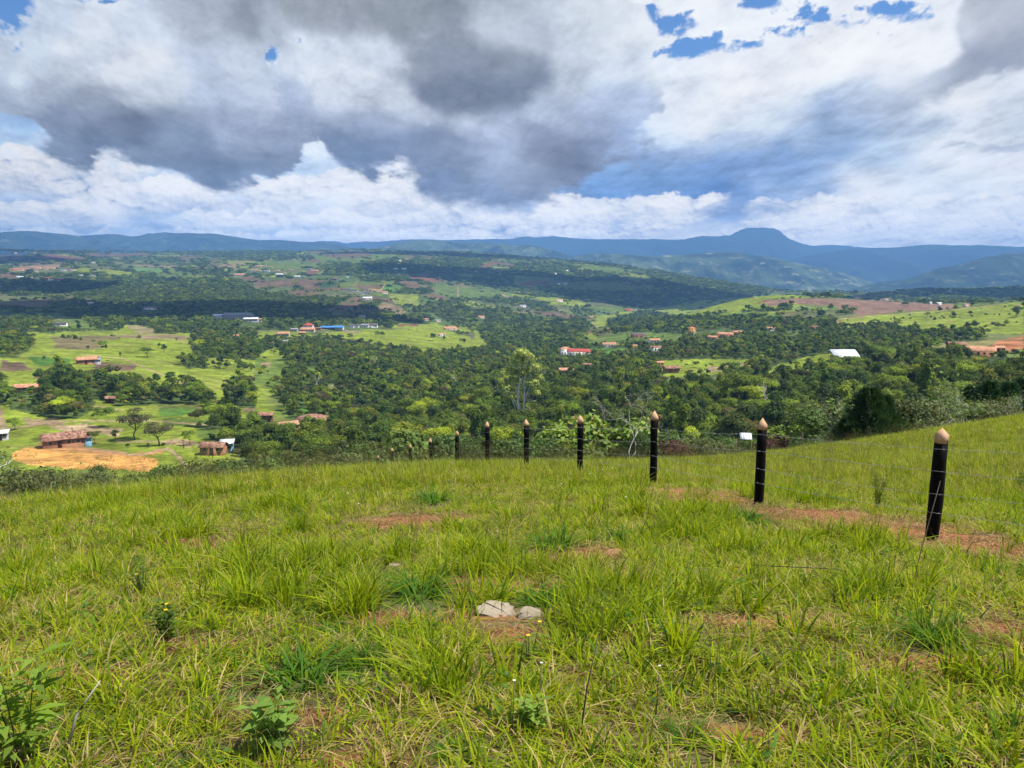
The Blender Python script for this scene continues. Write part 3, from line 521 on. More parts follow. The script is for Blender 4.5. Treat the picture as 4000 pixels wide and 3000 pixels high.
def mat_leaf(name, trans=.35, hue=(.0, .0, .0), var=.35, rough=.55, spec=.25, usecol=True, col=(.1, .2, .04), tint2=None):
    """leaf surface: vertex colour, varied per plant, partly translucent"""
    m, nt, N, L, out = new_mat(name)
    oi = N('ShaderNodeObjectInfo')
    if usecol:
        at = N('ShaderNodeAttribute'); at.attribute_name = 'Col'; c = at.outputs['Color']
    else:
        rg = N('ShaderNodeRGB'); rg.outputs[0].default_value = col + (1,); c = rg.outputs[0]
    v = maprange(N, L, oi.outputs['Random'], 0, 1, 1 - var, 1 + var); c = mixc(N, L, 1.0, c, v, 'MULTIPLY')
    if tint2:
        k = N('ShaderNodeMath'); k.operation = 'MULTIPLY'; L(oi.outputs['Random'], k.inputs[0]); k.inputs[1].default_value = 7.31
        k2 = N('ShaderNodeMath'); k2.operation = 'FRACT'; L(k.outputs[0], k2.inputs[0])
        r = N('ShaderNodeValToRGB'); r.color_ramp.interpolation = 'LINEAR'
        els = r.color_ramp.elements
        while len(els) < len(tint2): els.new(.5)
        for i, tcol in enumerate(tint2): els[i].position = i / (len(tint2) - 1); els[i].color = tcol + (1,)
        L(k2.outputs[0], r.inputs[0]); c = mixc(N, L, 1.0, c, r.outputs[0], 'MULTIPLY')
    b = principled(N, rough, spec); L(c, b.inputs['Base Color'])
    t = N('ShaderNodeBsdfTranslucent'); ct = mixc(N, L, 1.0, c, (1.25, 1.2, .55), 'MULTIPLY'); L(ct, t.inputs[0])
    ms = N('ShaderNodeMixShader'); ms.inputs[0].default_value = trans; L(b.outputs[0], ms.inputs[1]); L(t.outputs[0], ms.inputs[2]); L(ms.outputs[0], out.inputs[0]); return m
def mat_plain(name, col, rough=.8, spec=.2, var=.25, scale=3.0, stretch=(1, 1, 1), bmp=.0, metallic=0, col2=None, detail=5):
    m, nt, N, L, out = new_mat(name); b = principled(N, rough, spec); b.inputs['Metallic'].default_value = metallic
    tc = N('ShaderNodeTexCoord'); mp = N('ShaderNodeMapping'); mp.inputs['Scale'].default_value = stretch; L(tc.outputs['Object'], mp.inputs[0])
    f = noise(N, L, scale, detail, .6, mp.outputs[0])
    if col2: c = mixc(N, L, maprange(N, L, f, .38, .62, 0, 1), col, col2)
    else:
        rg = N('ShaderNodeRGB'); rg.outputs[0].default_value = col + (1,); c = mixc(N, L, 1.0, rg.outputs[0], maprange(N, L, f, .3, .7, 1 - var, 1 + var), 'MULTIPLY')
    L(c, b.inputs['Base Color'])
    if bmp: L(bump(N, L, f, bmp, .02), b.inputs['Normal'])
    L(b.outputs[0], out.inputs[0]); return m
def mat_roof(name, c1, c2, tile=.45):
    m, nt, N, L, out = new_mat(name); b = principled(N, .85, .15)
    tc = N('ShaderNodeTexCoord'); f = noise(N, L, 1.1, 6, .7, tc.outputs['Object']); f2 = noise(N, L, 5, 3, .6, tc.outputs['Object'])
    w = N('ShaderNodeTexWave'); w.wave_type = 'BANDS'; w.bands_direction = 'X'; w.inputs['Scale'].default_value = 1 / tile * .5; w.inputs['Distortion'].default_value = .6; L(tc.outputs['Object'], w.inputs[0])
    c = mixc(N, L, maprange(N, L, f, .40, .58, 0, 1), c1, c2)
    c = mixc(N, L, 1.0, c, maprange(N, L, f2, .3, .7, .5, 1.45), 'MULTIPLY'); c = mixc(N, L, 1.0, c, maprange(N, L, w.outputs['Fac'], 0, 1, .72, 1.15), 'MULTIPLY')
    L(c, b.inputs['Base Color']); L(bump(N, L, w.outputs['Fac'], .6, .05), b.inputs['Normal']); L(b.outputs[0], out.inputs[0]); return m
def mat_hill(name, c1, c2, c3, fscale):
    m, nt, N, L, out = new_mat(name); b = principled(N, .95, .05)
    geo = N('ShaderNodeNewGeometry'); mp = N('ShaderNodeMapping'); mp.inputs['Scale'].default_value = (1, 1, 2.5); L(geo.outputs['Position'], mp.inputs[0])
    f = noise(N, L, fscale, 8, .65, mp.outputs[0]); f2 = noise(N, L, fscale * 3.1, 6, .7, mp.outputs[0])
    c = mixc(N, L, maprange(N, L, f, .42, .58, 0, 1), c1, c2); c = mixc(N, L, maprange(N, L, f2, .56, .66, 0, 1), c, c3)
    L(c, b.inputs['Base Color']); L(b.outputs[0], out.inputs[0]); return m
TINTS = ((.60, .68, .55), (.95, 1.05, .60), (1.25, 1.25, .9), (1.85, 1.7, .80), (.85, .92, .95), (1.5, 1.15, .9), (2.4, 2.1, .85))
M = dict(
 ground=mat_ground(),
 grass=mat_leaf("grass_blades", .5, var=.16, rough=.6, spec=.12),
 leaf=mat_leaf("tree_leaves", .30, var=.30, rough=.6, spec=.2, tint2=TINTS),
 leaf1=mat_leaf("plain_leaves", .25, var=.0, rough=.6, spec=.2),
 bark=mat_plain("bark", (.13, .10, .075), .9, .1, .4, 6, (1, 1, .2), .4), pale=mat_plain("pale_bark", (.70, .66, .60), .8, .15, .3, 2.5, (1, 1, .3), .2),
 dead=mat_plain("dead_wood", (.42, .38, .33), .9, .1, .3, 5, (1, 1, .2), .3),
 clod=mat_plain("soil_clod", (.26, .12, .055), .95, .1, .35, 3),
 black=mat_plain("black_paint", (.0045, .0042, .004), .8, .10, .5, 14, (1, 1, .12), .5), wood=mat_plain("bare_wood", (.46, .27, .15), .75, .2, .35, 9, (1, 1, .15), .35, col2=(.60, .40, .25)),
 wire=mat_plain("galvanised_wire", (.34, .35, .36), .5, .4, .1, 20, metallic=.4),
 rock=mat_plain("pale_rock", (.42, .33, .23), .95, .1, .3, 22, (1, 1, 1.6), 1.0, col2=(.64, .55, .43)), stick=mat_plain("dry_stick", (.10, .075, .055), .9, .1, .3, 9),
 terra=mat_roof("terracotta_tiles", (.42, .17, .09), (.62, .35, .21)), oldtile=mat_roof("weathered_tiles", (.15, .062, .045), (.42, .24, .16)), redroof=mat_roof("red_roof", (.40, .07, .05), (.48, .10, .07)),
 darkroof=mat_roof("dark_roof", (.10, .085, .08), (.17, .14, .12)), tanroof=mat_roof("tan_roof", (.50, .30, .18), (.42, .22, .12)), metal=mat_roof("white_metal_roof", (.72, .76, .80), (.80, .82, .84), .8), greyroof=mat_roof("grey_metal_roof", (.20, .205, .22), (.36, .37, .39), .9),
 blueroof=mat_roof("blue_roof", (.06, .22, .55), (.08, .26, .60)), orangeroof=mat_roof("orange_roof", (.48, .18, .07), (.50, .24, .10)),
 white=mat_plain("white_wall", (.72, .70, .66), .9, .1, .12, .8), cream=mat_plain("cream_wall", (.55, .46, .33), .9, .1, .15, .8), adobe=mat_plain("adobe_wall", (.38, .20, .11), .95, .1, .2, .8, col2=(.30, .15, .08)), brick=mat_plain("brick_wall", (.30, .15, .085), .95, .1, .2, .8),
 bluew=mat_plain("blue_wall", (.10, .26, .42), .8, .2, .25, .9, col2=(.22, .36, .44)), plank=mat_plain("plank_wall", (.12, .075, .05), .95, .1, .35, 2, (4, 4, .4)), yellow=mat_plain("yellow_wall", (.50, .30, .09), .9, .1, .1, .8), greyw=mat_plain("grey_wall", (.34, .33, .32), .9, .1, .2, .8),
 glass=mat_plain("dark_window", (.015, .017, .02), .25, .5, .2, 1), door=mat_plain("door_wood", (.09, .05, .03), .8, .2, .2, 2), doorb=mat_plain("blue_door", (.06, .22, .48), .6, .3, .15, 2), frame=mat_plain("pale_trim", (.55, .52, .48), .8, .2, .1, 2),
 flower=mat_plain("yellow_petal", (.80, .48, .02), .7, .2, .1, 9), wflower=mat_plain("white_petal", (.75, .75, .72), .8, .2, .05, 9), cloud=mat_plain("cloud_white", (.85, .85, .86), 1, 0, .03, .002), car=mat_plain("white_car_paint", (.78, .79, .80), .3, .5, .03, 1), tyre=mat_plain("tyre_rubber", (.02, .02, .02), .8, .2, .1, 9),
 cow=mat_plain("cow_hide", (.025, .02, .018), .8, .2, .3, 2), cow2=mat_plain("pale_cow_hide", (.55, .50, .42), .8, .2, .2, 2),
 hillA=mat_hill("mountain_far", (.008, .020, .012), (.026, .046, .022), (.07, .08, .045), .0011), hillB=mat_hill("mountain_fields", (.018, .036, .018), (.085, .12, .045), (.30, .28, .16), .0022), hillC=mat_hill("mountain_wooded", (.008, .020, .012), (.038, .062, .026), (.16, .16, .09), .0035))
# ================================================================== build the ground sheet
def build_ground():
    th = np.radians(np.concatenate([np.linspace(-180, -50, 60), np.linspace(-48, -40, 20), np.linspace(-39.9, 39.9, 1000), np.linspace(40, 48, 20), np.linspace(50, 178, 58)]))
    r = np.concatenate([np.linspace(.05, 2.0, 14), np.exp(np.linspace(math.log(2.1), math.log(60), 240)), np.exp(np.linspace(math.log(60.6), math.log(6800), 640)), np.array([7600, 9000, 12000, 17000, 22000, 27000])])
    R, TH = np.meshgrid(r, th, indexing='ij'); X = R * np.sin(TH); Y = R * np.cos(TH)
    rr = np.minimum(R, 7000); Z = height(rr * np.sin(TH), rr * np.cos(TH))
    # beyond the plateau the land falls into the wide valley below the mountains
    q = sstep(5300, 6600, R); Z = Z * (1 - q) - 425 * q
    x, y, z = X.ravel(), Y.ravel(), Z.ravel()
    px, py = project(x, y, z)
    behind = (y < 2) | (np.hypot(x, y) < 30); px = np.where(behind, -9999, px); py = np.where(behind, 1400, py)
    nb = np.hypot(x, y) < 62
    col = np.zeros((len(x), 3), np.float32)
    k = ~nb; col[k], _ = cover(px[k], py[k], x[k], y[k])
    k = nb; b = near_bare(x[k], y[k]); n = fbm(x[k] / .5, y[k] / .5, 3, 4); n2 = fbm(x[k] / 2.2, y[k] / 2.2, 13, 3)
    soil = np.array((.30, .135, .060)); litter = np.array((.17, .14, .065)); gr = np.array((.09, .115, .035))
    w = np.clip(b * 1.3 + .10 * n, 0, 1)[:, None]; g = sstep(-.3, .5, n2)[:, None]
    cn = (litter * (1 - g) + gr * g) * (1 - w) + soil * w
    t = sstep(9, 30, np.hypot(x[k], y[k]))[:, None] * (1 - w)
    col[k] = cn * (1 - t) + np.array((.12, .165, .035)) * t
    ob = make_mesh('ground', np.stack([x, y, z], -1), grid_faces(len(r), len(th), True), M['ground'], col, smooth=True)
    ob['kind'] = 'structure'
    return ob
build_ground()
# ================================================================== mountains
def zoomprof(o, pts): return [(o[0] + a / 2.212, o[1] + b / 2.212) for a, b in pts]
def mountain(name, prof, Yr, depth, base, mat, seed, amp=.28, ext=True, nu=420, ns=70):
    """a range whose crest is at distance Yr; prof = crest line (frame pixels)"""
    xs = np.array([p[0] for p in prof]); ys = np.array([p[1] for p in prof], float)
    u_p = (xs - 2000) / F / CP; h_p = np.array([-Yr * tanrow(v) for v in ys]) + CAMZ
    u = np.linspace(u_p[0], u_p[-1], nu)
    h = np.interp(u, u_p, h_p)
    h = np.convolve(np.pad(h, 3, mode='edge'), np.ones(7) / 7, 'valid')
    s = np.linspace(-1, .6, ns)                        # -1 foot in front, 0 crest
    S, U = np.meshgrid(s, u, indexing='ij'); Hh = np.broadcast_to(h, S.shape)
    Yy = Yr + S * depth; X = U * Yr * (1 + .12 * S)
    prof_s = np.where(S <= 0, (1 + S) ** 1.25 * .55 + sstep(-1, 0, S) * .45, 1 - sstep(0, .75, S))
    n = fbm(X / (depth * .55), Yy / (depth * .8), seed, 7, .55); rid = 1 - np.abs(fbm(X / (depth * .30), Yy / (depth * 1.1), seed + 9, 6, .5))
    env = np.clip(np.sin(np.pi * np.clip(-S, 0, 1)), 0, 1) ** .8
    Z = base + (Hh - base) * prof_s * (1 + amp * 1.3 * env * n) + (Hh - base) * env * amp * 1.6 * (rid - .8)
    Z = np.minimum(Z, np.where(S < 0, CAMZ + (Hh - CAMZ) * 1 + 0 * Z, Z)) + (Hh - base) * .012 * fbm(X / (depth * .05), Yy / (depth * .05), seed + 3, 4)
    ob = make_mesh(name, np.stack([X, Yy, Z], -1).reshape(-1, 3), grid_faces(ns, nu), mat, smooth=True)
    ob['kind'] = 'structure'; return ob
mountain('hills', [(-1500,960),(-700,905),(-250,915)] + zoomprof(R1, [(0,128),(150,124),(340,113),(500,125),(780,155),(900,148),(1080,140),(1150,150),(1230,162),(1380,148),(1460,130),(1580,133),(1700,139),(1860,135),(1950,140),(2080,160),(2212,187)]) + zoomprof(R2, [(120,195),(270,190),(460,210),(700,212),(780,240),(860,262),(1000,285),(1150,300)]) + [(1620,1000)], 9600, 3300, -400, M['hillC'], 3)
mountain('hills', [(1120,1000),(1200,960)] + zoomprof(R2, [(560,212),(740,205),(830,225),(940,208),(1100,208),(1200,202),(1360,188),(1480,190),(1700,195),(1900,190),(2212,200)]) + [(2100,960),(2200,1000)], 15500, 4200, -420, M['hillA'], 5)
mountain('hills', [(1390,1005)] + zoomprof(R2, [(980,280),(1060,262),(1160,240),(1260,215),(1380,198),(1500,197),(1650,197),(1730,208),(1830,215),(1960,213),(2060,222),(2212,240)]) + zoomprof(R3, [(150,245),(300,270),(400,298),(480,330),(560,350)]) + [(2320,1020)], 8600, 2700, -400, M['hillB'], 7)
mountain('hills', [(1500,960)] + zoomprof(R2, [(1800,190),(2050,184),(2212,188)]) + zoomprof(R3, [(60,165),(120,160),(200,172),(330,158),(400,166),(600,185),(1000,186),(1300,188),(1440,190),(1500,172),(1580,158),(1640,163),(1700,162),(1780,158),(1850,150),(1900,112),(1940,95),(2080,87),(2180,95),(2212,110)]) + zoomprof(R4, [(14,122),(22,145),(40,152),(100,180),(180,212),(280,245),(400,262),(560,285),(800,330)]) + [(3500,1030)], 14800, 4600, -430, M['hillA'], 11, amp=.2)
mountain('hills', [(2900,985)] + zoomprof(R4, [(200,262),(300,245),(420,238),(500,235),(800,262),(1000,262),(1350,255),(1800,245),(2212,255)]) + [(4300,965),(5200,980)], 17000, 3200, -430, M['hillA'], 13)
mountain('hills', [(3000,1040)] + zoomprof(R4, [(250,330),(450,300),(600,270),(780,262),(1000,260),(1200,240),(1350,233),(1550,240),(1750,238),(2000,255),(2212,265)]) + [(4200,975),(4700,960),(5400,975)], 11200, 3700, -420, M['hillA'], 17, amp=.26)
mountain('hills', [(2130,1060)] + zoomprof(R3, [(400,380),(500,345),(600,320),(700,305),(950,320),(1150,333),(1330,325),(1500,318),(1640,302),(1780,295),(1900,302),(2212,350)]) + zoomprof(R4, [(100,375),(200,395),(400,430),(600,480),(760,540),(900,590),(1050,660)]) + [(3600,1190)], 7900, 2400, -420, M['hillB'], 19, amp=.26)
mountain('hills', [(3150,1210)] + zoomprof(R4, [(480,700),(560,665),(700,620),(900,560),(1100,540),(1200,515),(1300,480),(1400,435),(1500,425),(1650,380),(1750,350),(1900,320),(2000,308),(2100,305),(2212,285)]) + [(4300,960),(4800,930),(5600,960)], 5900, 1500, -380, M['hillC'], 23, amp=.22)
# ================================================================== tagging helpers
def tag(o, label=None, cat=None, group=None, kind=None):
    if label: o['label'] = label
    if cat: o['category'] = cat
    if group: o['group'] = group
    if kind: o['kind'] = kind
    return o
def empty(name, loc, rz=0.0, scale=1.0):
    o = bpy.data.objects.new(name, None); COL.objects.link(o); o.location = loc; o.rotation_euler = (0, 0, rz)
    o.scale = (scale,) * 3 if isinstance(scale, (int, float)) else scale; o.empty_display_size = .2; return o
def part(name, mesh, parent):
    o = bpy.data.objects.new(name, mesh); COL.objects.link(o); o.parent = parent; return o
def cat_geo(parts):
    """join (verts, faces, cols) lists"""
    V, Fc, C = [], [], []; n = 0
    for v, f, c in parts:
        V.append(v); C.append(np.broadcast_to(np.asarray(c, np.float32), (len(v), 3)))
        Fc += [tuple(i + n for i in q) for q in f] if not isinstance(f, np.ndarray) else [tuple(r) for r in (f + n)]
        n += len(v)
    return np.concatenate(V), Fc, np.concatenate(C)
def tube(pts, rad, k=6, col=(.3, .3, .3)):
    """tapered tube through points; returns verts, faces, colour"""
    P = np.asarray(pts, float); n = len(P); r = np.broadcast_to(np.asarray(rad, float), (n,)); V = []
    for i in range(n):
        t = P[min(i + 1, n - 1)] - P[max(i - 1, 0)]; t = t / (np.linalg.norm(t) + 1e-9)
        a = np.cross(t, (0, 0, 1)) if abs(t[2]) < .9 else np.cross(t, (1, 0, 0)); a /= np.linalg.norm(a) + 1e-9; b = np.cross(t, a)
        an = np.arange(k) * 2 * math.pi / k
        V.append(P[i] + r[i] * (np.cos(an)[:, None] * a + np.sin(an)[:, None] * b))
    f = grid_faces(n, k, True); faces = [tuple(q) for q in f] + [tuple(range(k))[::-1], tuple((n - 1) * k + i for i in range(k))]
    return np.concatenate(V), faces, col
def box(x0, x1, y0, y1, z0, z1, col=(.3, .3, .3)):
    v = np.array([(x, y, z) for z in (z0, z1) for y in (y0, y1) for x in (x0, x1)], float)
    return v, [(0, 2, 3, 1), (4, 5, 7, 6), (0, 1, 5, 4), (2, 6, 7, 3), (0, 4, 6, 2), (1, 3, 7, 5)], col
def geo_mesh(name, parts, mat):
    v, f, c = cat_geo(parts); return make_mesh(name, v, f, mat, c, link=False)
# ------------------------------------------------------------------ foliage
def leaves(centres, normals, size, cols, jit=.9, asp=.55, R=rng):
    """one pointed leaf or leaf clump (a folded rhombus) at each centre"""
    n = len(centres); d = R.normal(size=(n, 3)); d += normals * 0; nn = normals + R.normal(size=(n, 3)) * jit * .6
    nn /= np.linalg.norm(nn, axis=1, keepdims=True) + 1e-9
    a = d - nn * (d * nn).sum(1, keepdims=True); a /= np.linalg.norm(a, axis=1, keepdims=True) + 1e-9; b = np.cross(nn, a)
    s = (size * R.uniform(.6, 1.35, n))[:, None]
    V = np.stack([centres - a * s, centres + b * s * asp - nn * s * .12, centres + a * s, centres - b * s * asp - nn * s * .12], 1).reshape(-1, 3)
    f = np.arange(n * 4).reshape(-1, 4); return V, f, np.repeat(cols, 4, axis=0)
def lobes_crown(seed, nl, rad, flat, H, nleaf, lsize, base_col=(.045, .085, .022), lobe_r=.42, inner=.35, cone=0):
    R = np.random.default_rng(seed); C = []; A = []; K = []
    for i in range(nl):
        an = R.uniform(0, 6.283); rr = rad * (1 - lobe_r) * math.sqrt(R.uniform(0, 1)) * 1.05
        zz = H + flat * rad * (R.uniform(-.5, 1.0) * (1 - (rr / rad) ** 2) + .15)
        lr = rad * lobe_r * R.uniform(.65, 1.25); C.append((rr * math.cos(an), rr * math.sin(an), zz)); A.append(lr)
    A = np.array(A); C = np.array(C); w = A ** 2 / (A ** 2).sum(); k = R.choice(nl, nleaf, p=w)
    d = R.normal(size=(nleaf, 3)); d /= np.linalg.norm(d, axis=1, keepdims=True); d[:, 2] = np.where(d[:, 2] < -.25, -d[:, 2] * .8, d[:, 2])
    rr = R.uniform(inner, 1.0, nleaf) ** .5; lumps = 1 + .22 * np.sin(d[:, 0] * 7 + k) * np.cos(d[:, 1] * 6 + 2 * k)
    P = C[k] + d * (A[k] * rr * lumps)[:, None] * np.array((1, 1, .68 if flat < .6 else .9))
    tint = R.uniform(.72, 1.3, nl)[k] * R.uniform(.75, 1.25, nleaf)
    cols = np.array(base_col) * tint[:, None] * np.stack([R.uniform(.85, 1.3, nleaf), np.ones(nleaf), R.uniform(.7, 1.2, nleaf)], -1)
    v, f, c = leaves(P, d + (0, 0, .5), lsize, cols, R=R)
    return v, f, c, C, A
def trunk_geo(seed, H, r0, C, A, col=(.2, .16, .12), n=7, k=6):
    R = np.random.default_rng(seed); g = []
    top = np.array((R.normal() * .2, R.normal() * .2, H * .62)); bend = R.normal(size=2) * H * .03
    pts = [(0, 0, -1.0), (bend[0], bend[1], H * .3), tuple(top)]; g.append(tube(pts, [r0 * 1.25, r0 * .85, r0 * .6], k, col))
    for i in np.argsort(-A)[:n]:
        c = C[i]; m = top * .4 + c * .6 + (0, 0, -.12 * H); g.append(tube([tuple(top * R.uniform(.75, 1.0)), tuple(m), tuple(c)], [r0 * .5, r0 * .3, r0 * .08], 5, col))
    return g
def tree_meshes(name, seed, nl, rad, flat, H, nleaf, lsize, base, r0=.16, lobe_r=.42, bark='bark', leafmat='leaf', nb=7):
    v, f, c, C, A = lobes_crown(seed, nl, rad, flat, H, nleaf, lsize, base, lobe_r)
    cm = make_mesh('crown', v, f, M[leafmat], c, link=False)
    tm = geo_mesh('trunk', trunk_geo(seed + 1, H, r0, C, A, n=nb), M[bark]); return cm, tm
# ------------------------------------------------------------------ geometry-node scattering for what nobody could count
_gn_cache = {}
def scatter(name, P, rot, scl, idx, variants, label=None, cat=None):
    c = bpy.data.collections.new(name + '_kinds')
    for i, me in enumerate(variants):
        o = bpy.data.objects.new('%s_kind_%02d' % (name, i), me); c.objects.link(o)
    ob = make_mesh(name, P, [], attrs={'rot': rot, 'scl': scl, 'idx': idx.astype(np.int32)})
    g = bpy.data.node_groups.new(name + '_scatter', 'GeometryNodeTree')
    g.interface.new_socket('Geometry', in_out='INPUT', socket_type='NodeSocketGeometry'); g.interface.new_socket('Geometry', in_out='OUTPUT', socket_type='NodeSocketGeometry')
    N = g.nodes.new; L = g.links.new; gi = N('NodeGroupInput'); go = N('NodeGroupOutput')
    ci = N('GeometryNodeCollectionInfo'); ci.inputs[0].default_value = c; ci.inputs['Separate Children'].default_value = True; ci.inputs['Reset Children'].default_value = True
    ip = N('GeometryNodeInstanceOnPoints'); ip.inputs['Pick Instance'].default_value = True
    def na(nm, ty):
        n = N('GeometryNodeInputNamedAttribute'); n.data_type = ty; n.inputs[0].default_value = nm; return n.outputs[0]
    L(gi.outputs[0], ip.inputs['Points']); L(ci.outputs[0], ip.inputs['Instance']); L(na('idx', 'INT'), ip.inputs['Instance Index'])
    L(na('rot', 'FLOAT_VECTOR'), ip.inputs['Rotation']); L(na('scl', 'FLOAT_VECTOR'), ip.inputs['Scale']); L(ip.outputs[0], go.inputs[0])
    md = ob.modifiers.new('scatter', 'NODES'); md.node_group = g
    return tag(ob, label, cat, kind='stuff')
# ================================================================== trees beyond the crest
G1 = (.082, .135, .022); G2 = (.125, .185, .028); G3 = (.052, .095, .024)
BROAD = [tree_meshes('t', 100 + i, nl, rad, fl, H, 2400, .25, bc, .17, lr) for i, (nl, rad, fl, H, bc, lr) in enumerate([
    (11, 4.6, .42, 5.4, G1, .40), (9, 4.0, .70, 5.0, G3, .46), (14, 5.4, .30, 6.2, G2, .34), (8, 3.4, .85, 4.2, G1, .50), (12, 4.4, .5, 6.6, G3, .38), (10, 3.8, .40, 4.0, G2, .42), (9, 2.3, 1.7, 6.0, (.11, .175, .03), .50), (10, 4.6, .22, 5.2, (.095, .10, .05), .34)])]
MID = [lobes_crown(200 + i, nl, rad, fl, H, 620, .50, bc, lr) for i, (nl, rad, fl, H, bc, lr) in enumerate([
    (9, 4.6, .42, 4.8, G1, .42), (8, 4.0, .70, 4.4, G3, .46), (11, 5.2, .30, 5.4, G2, .36), (7, 3.4, .85, 3.8, G1, .50), (9, 4.2, .45, 5.6, G3, .40), (8, 2.3, 1.6, 5.2, (.11, .175, .03), .50), (9, 4.4, .22, 4.6, (.095, .10, .05), .34)])]
MIDM = [make_mesh('m', v, f, M['leaf'], c, link=False) for v, f, c, _, _ in MID]
FARM = []
for i in range(5):
    v, f, c, _, _ = lobes_crown(300 + i, 9, 7.5, .38, 3.6 + i * .5, 300, 1.05, (G1, G3, G2, G3, G1)[i], .36); FARM.append(make_mesh('f', v, f, M['leaf'], c, link=False))
VFARM = []
for i in range(4):
    v, f, c, _, _ = lobes_crown(320 + i, 10, 13, .24, 3.5, 230, 2.1, (G1, G3, G2, G3)[i], .34); VFARM.append(make_mesh('v', v, f, M['leaf'], c, link=False))
def jgrid(Y0, Y1, sp, umax=.84, umin=-.84):
    gx = np.arange(-umax * Y1, umax * Y1, sp); gy = np.arange(Y0, Y1, sp); X, Y = np.meshgrid(gx, gy)
    X = X + rng.uniform(-.5, .5, X.shape) * sp; Y = Y + rng.uniform(-.5, .5, X.shape) * sp
    X, Y = X.ravel(), Y.ravel(); k = (Y > Y0) & (Y < Y1) & (X / Y > umin) & (X / Y < umax); return X[k], Y[k]
def clear_of(X, Y, pts):
    keep = np.ones(len(X), bool)
    for x, y, r in pts: keep &= (X - x) ** 2 + (Y - y) ** 2 > r * r
    return keep
def woods(hidden):
    """hidden: list of (x, y, r) circles and sight lines kept clear for buildings"""
    out = []
    for Y0, Y1, sp, lod in ((165, 340, 5.6, 0), (340, 900, 6.6, 1), (900, 2100, 10.5, 2), (2100, 5600, 19, 3)):
        X, Y = jgrid(Y0, Y1, sp); Z = height(X, Y); px, py = project(X, Y, Z)
        _, w = cover(px, py, X, Y)
        keep = (rng.uniform(size=len(X)) < w * 1.05) & clear_of(X, Y, hidden)
        # keep the sight lines to buildings open: no tree just in front of them
        for (bx, by, r, hgt) in SIGHT:
            q = X / Y - bx / by; keep &= ~((np.abs(q) < (r + 1.5) / by) & (Y > by - (46 if by < 700 else 110) - r) & (Y < by))
        X, Y, Z, px, py, w = [a[keep] for a in (X, Y, Z, px, py, w)]
        out.append((lod, X, Y, Z, px, py, w))
    return out
SIGHT = []
# ================================================================== houses
def gable(W, D, hw, hr, ov=.45, lift=0.0):
    """roof: ridge along x; verts, faces with thickness"""
    x0, x1 = -W / 2 - ov, W / 2 + ov; y0, y1 = -D / 2 - ov, D / 2 + ov; t = .14; z = hw - ov * hr / (D / 2) + .02
    def sec(x): return [(x, y0, z), (x, 0, hw + hr + .02), (x, y1, z), (x, y1, z + t), (x, 0, hw + hr + t + .02), (x, y0, z + t)]
    n = 9; rg = np.random.default_rng(int(W * 100)); V = []
    for i in range(n):
        x = x0 + (x1 - x0) * i / (n - 1); s = sec(x); sag = rg.uniform(-.06, .03)
        V += [(a, b, c + (sag if k in (1, 4) else sag * .4)) for k, (a, b, c) in enumerate(s)]
    f = []
    for i in range(n - 1):
        for k in range(6): f.append((i * 6 + k, i * 6 + (k + 1) % 6, (i + 1) * 6 + (k + 1) % 6, (i + 1) * 6 + k))
    f += [tuple(range(6))[::-1], tuple((n - 1) * 6 + k for k in range(6))]
    return np.array(V, float), f, (.4, .2, .1)
def shed_roof(W, D, h0, h1, ov=.4):
    v, f, c = box(-W / 2 - ov, W / 2 + ov, -D / 2 - ov, D / 2 + ov, 0, .1); v = v.copy()
    v[:, 2] += h0 + (v[:, 1] + D / 2) / D * (h1 - h0) + .02; return v, f, c
def hip(W, D, hw, hr, ov=.5):
    a, b = W / 2 + ov, D / 2 + ov; r = max(.2, a - b) if a > b else .1; z = hw - .1; t = .12
    V = [(-a, -b, z), (a, -b, z), (a, b, z), (-a, b, z), (-r, 0, hw + hr), (r, 0, hw + hr)]; V = V + [(x, y, zz + t) for x, y, zz in V]
    f = [(0, 1, 5, 4), (1, 2, 5), (2, 3, 4, 5), (3, 0, 4)]; f = [tuple(reversed(q)) for q in f] + [tuple(i + 6 for i in q) for q in f]
    f += [(0, 1, 7, 6), (1, 2, 8, 7), (2, 3, 9, 8), (3, 0, 6, 9)]; return np.array(V, float), f, (.4, .2, .1)
def walls(W, D, h, gab=0.0, skirt=3.0):
    v = [(-W / 2, -D / 2), (W / 2, -D / 2), (W / 2, D / 2), (-W / 2, D / 2)]; V = [(x, y, -skirt) for x, y in v] + [(x, y, h) for x, y in v]
    f = [(0, 1, 5, 4), (1, 2, 6, 5), (2, 3, 7, 6), (3, 0, 4, 7), (4, 5, 6, 7)]
    if gab:
        V += [(-W / 2, 0, h + gab), (W / 2, 0, h + gab)]; f = f[:4] + [(1, 2, 6, 9, 5)[1:] if 0 else (5, 6, 9), (4, 8, 7), (4, 5, 6, 7)]
    return np.array(V, float), f, (.5, .5, .5)
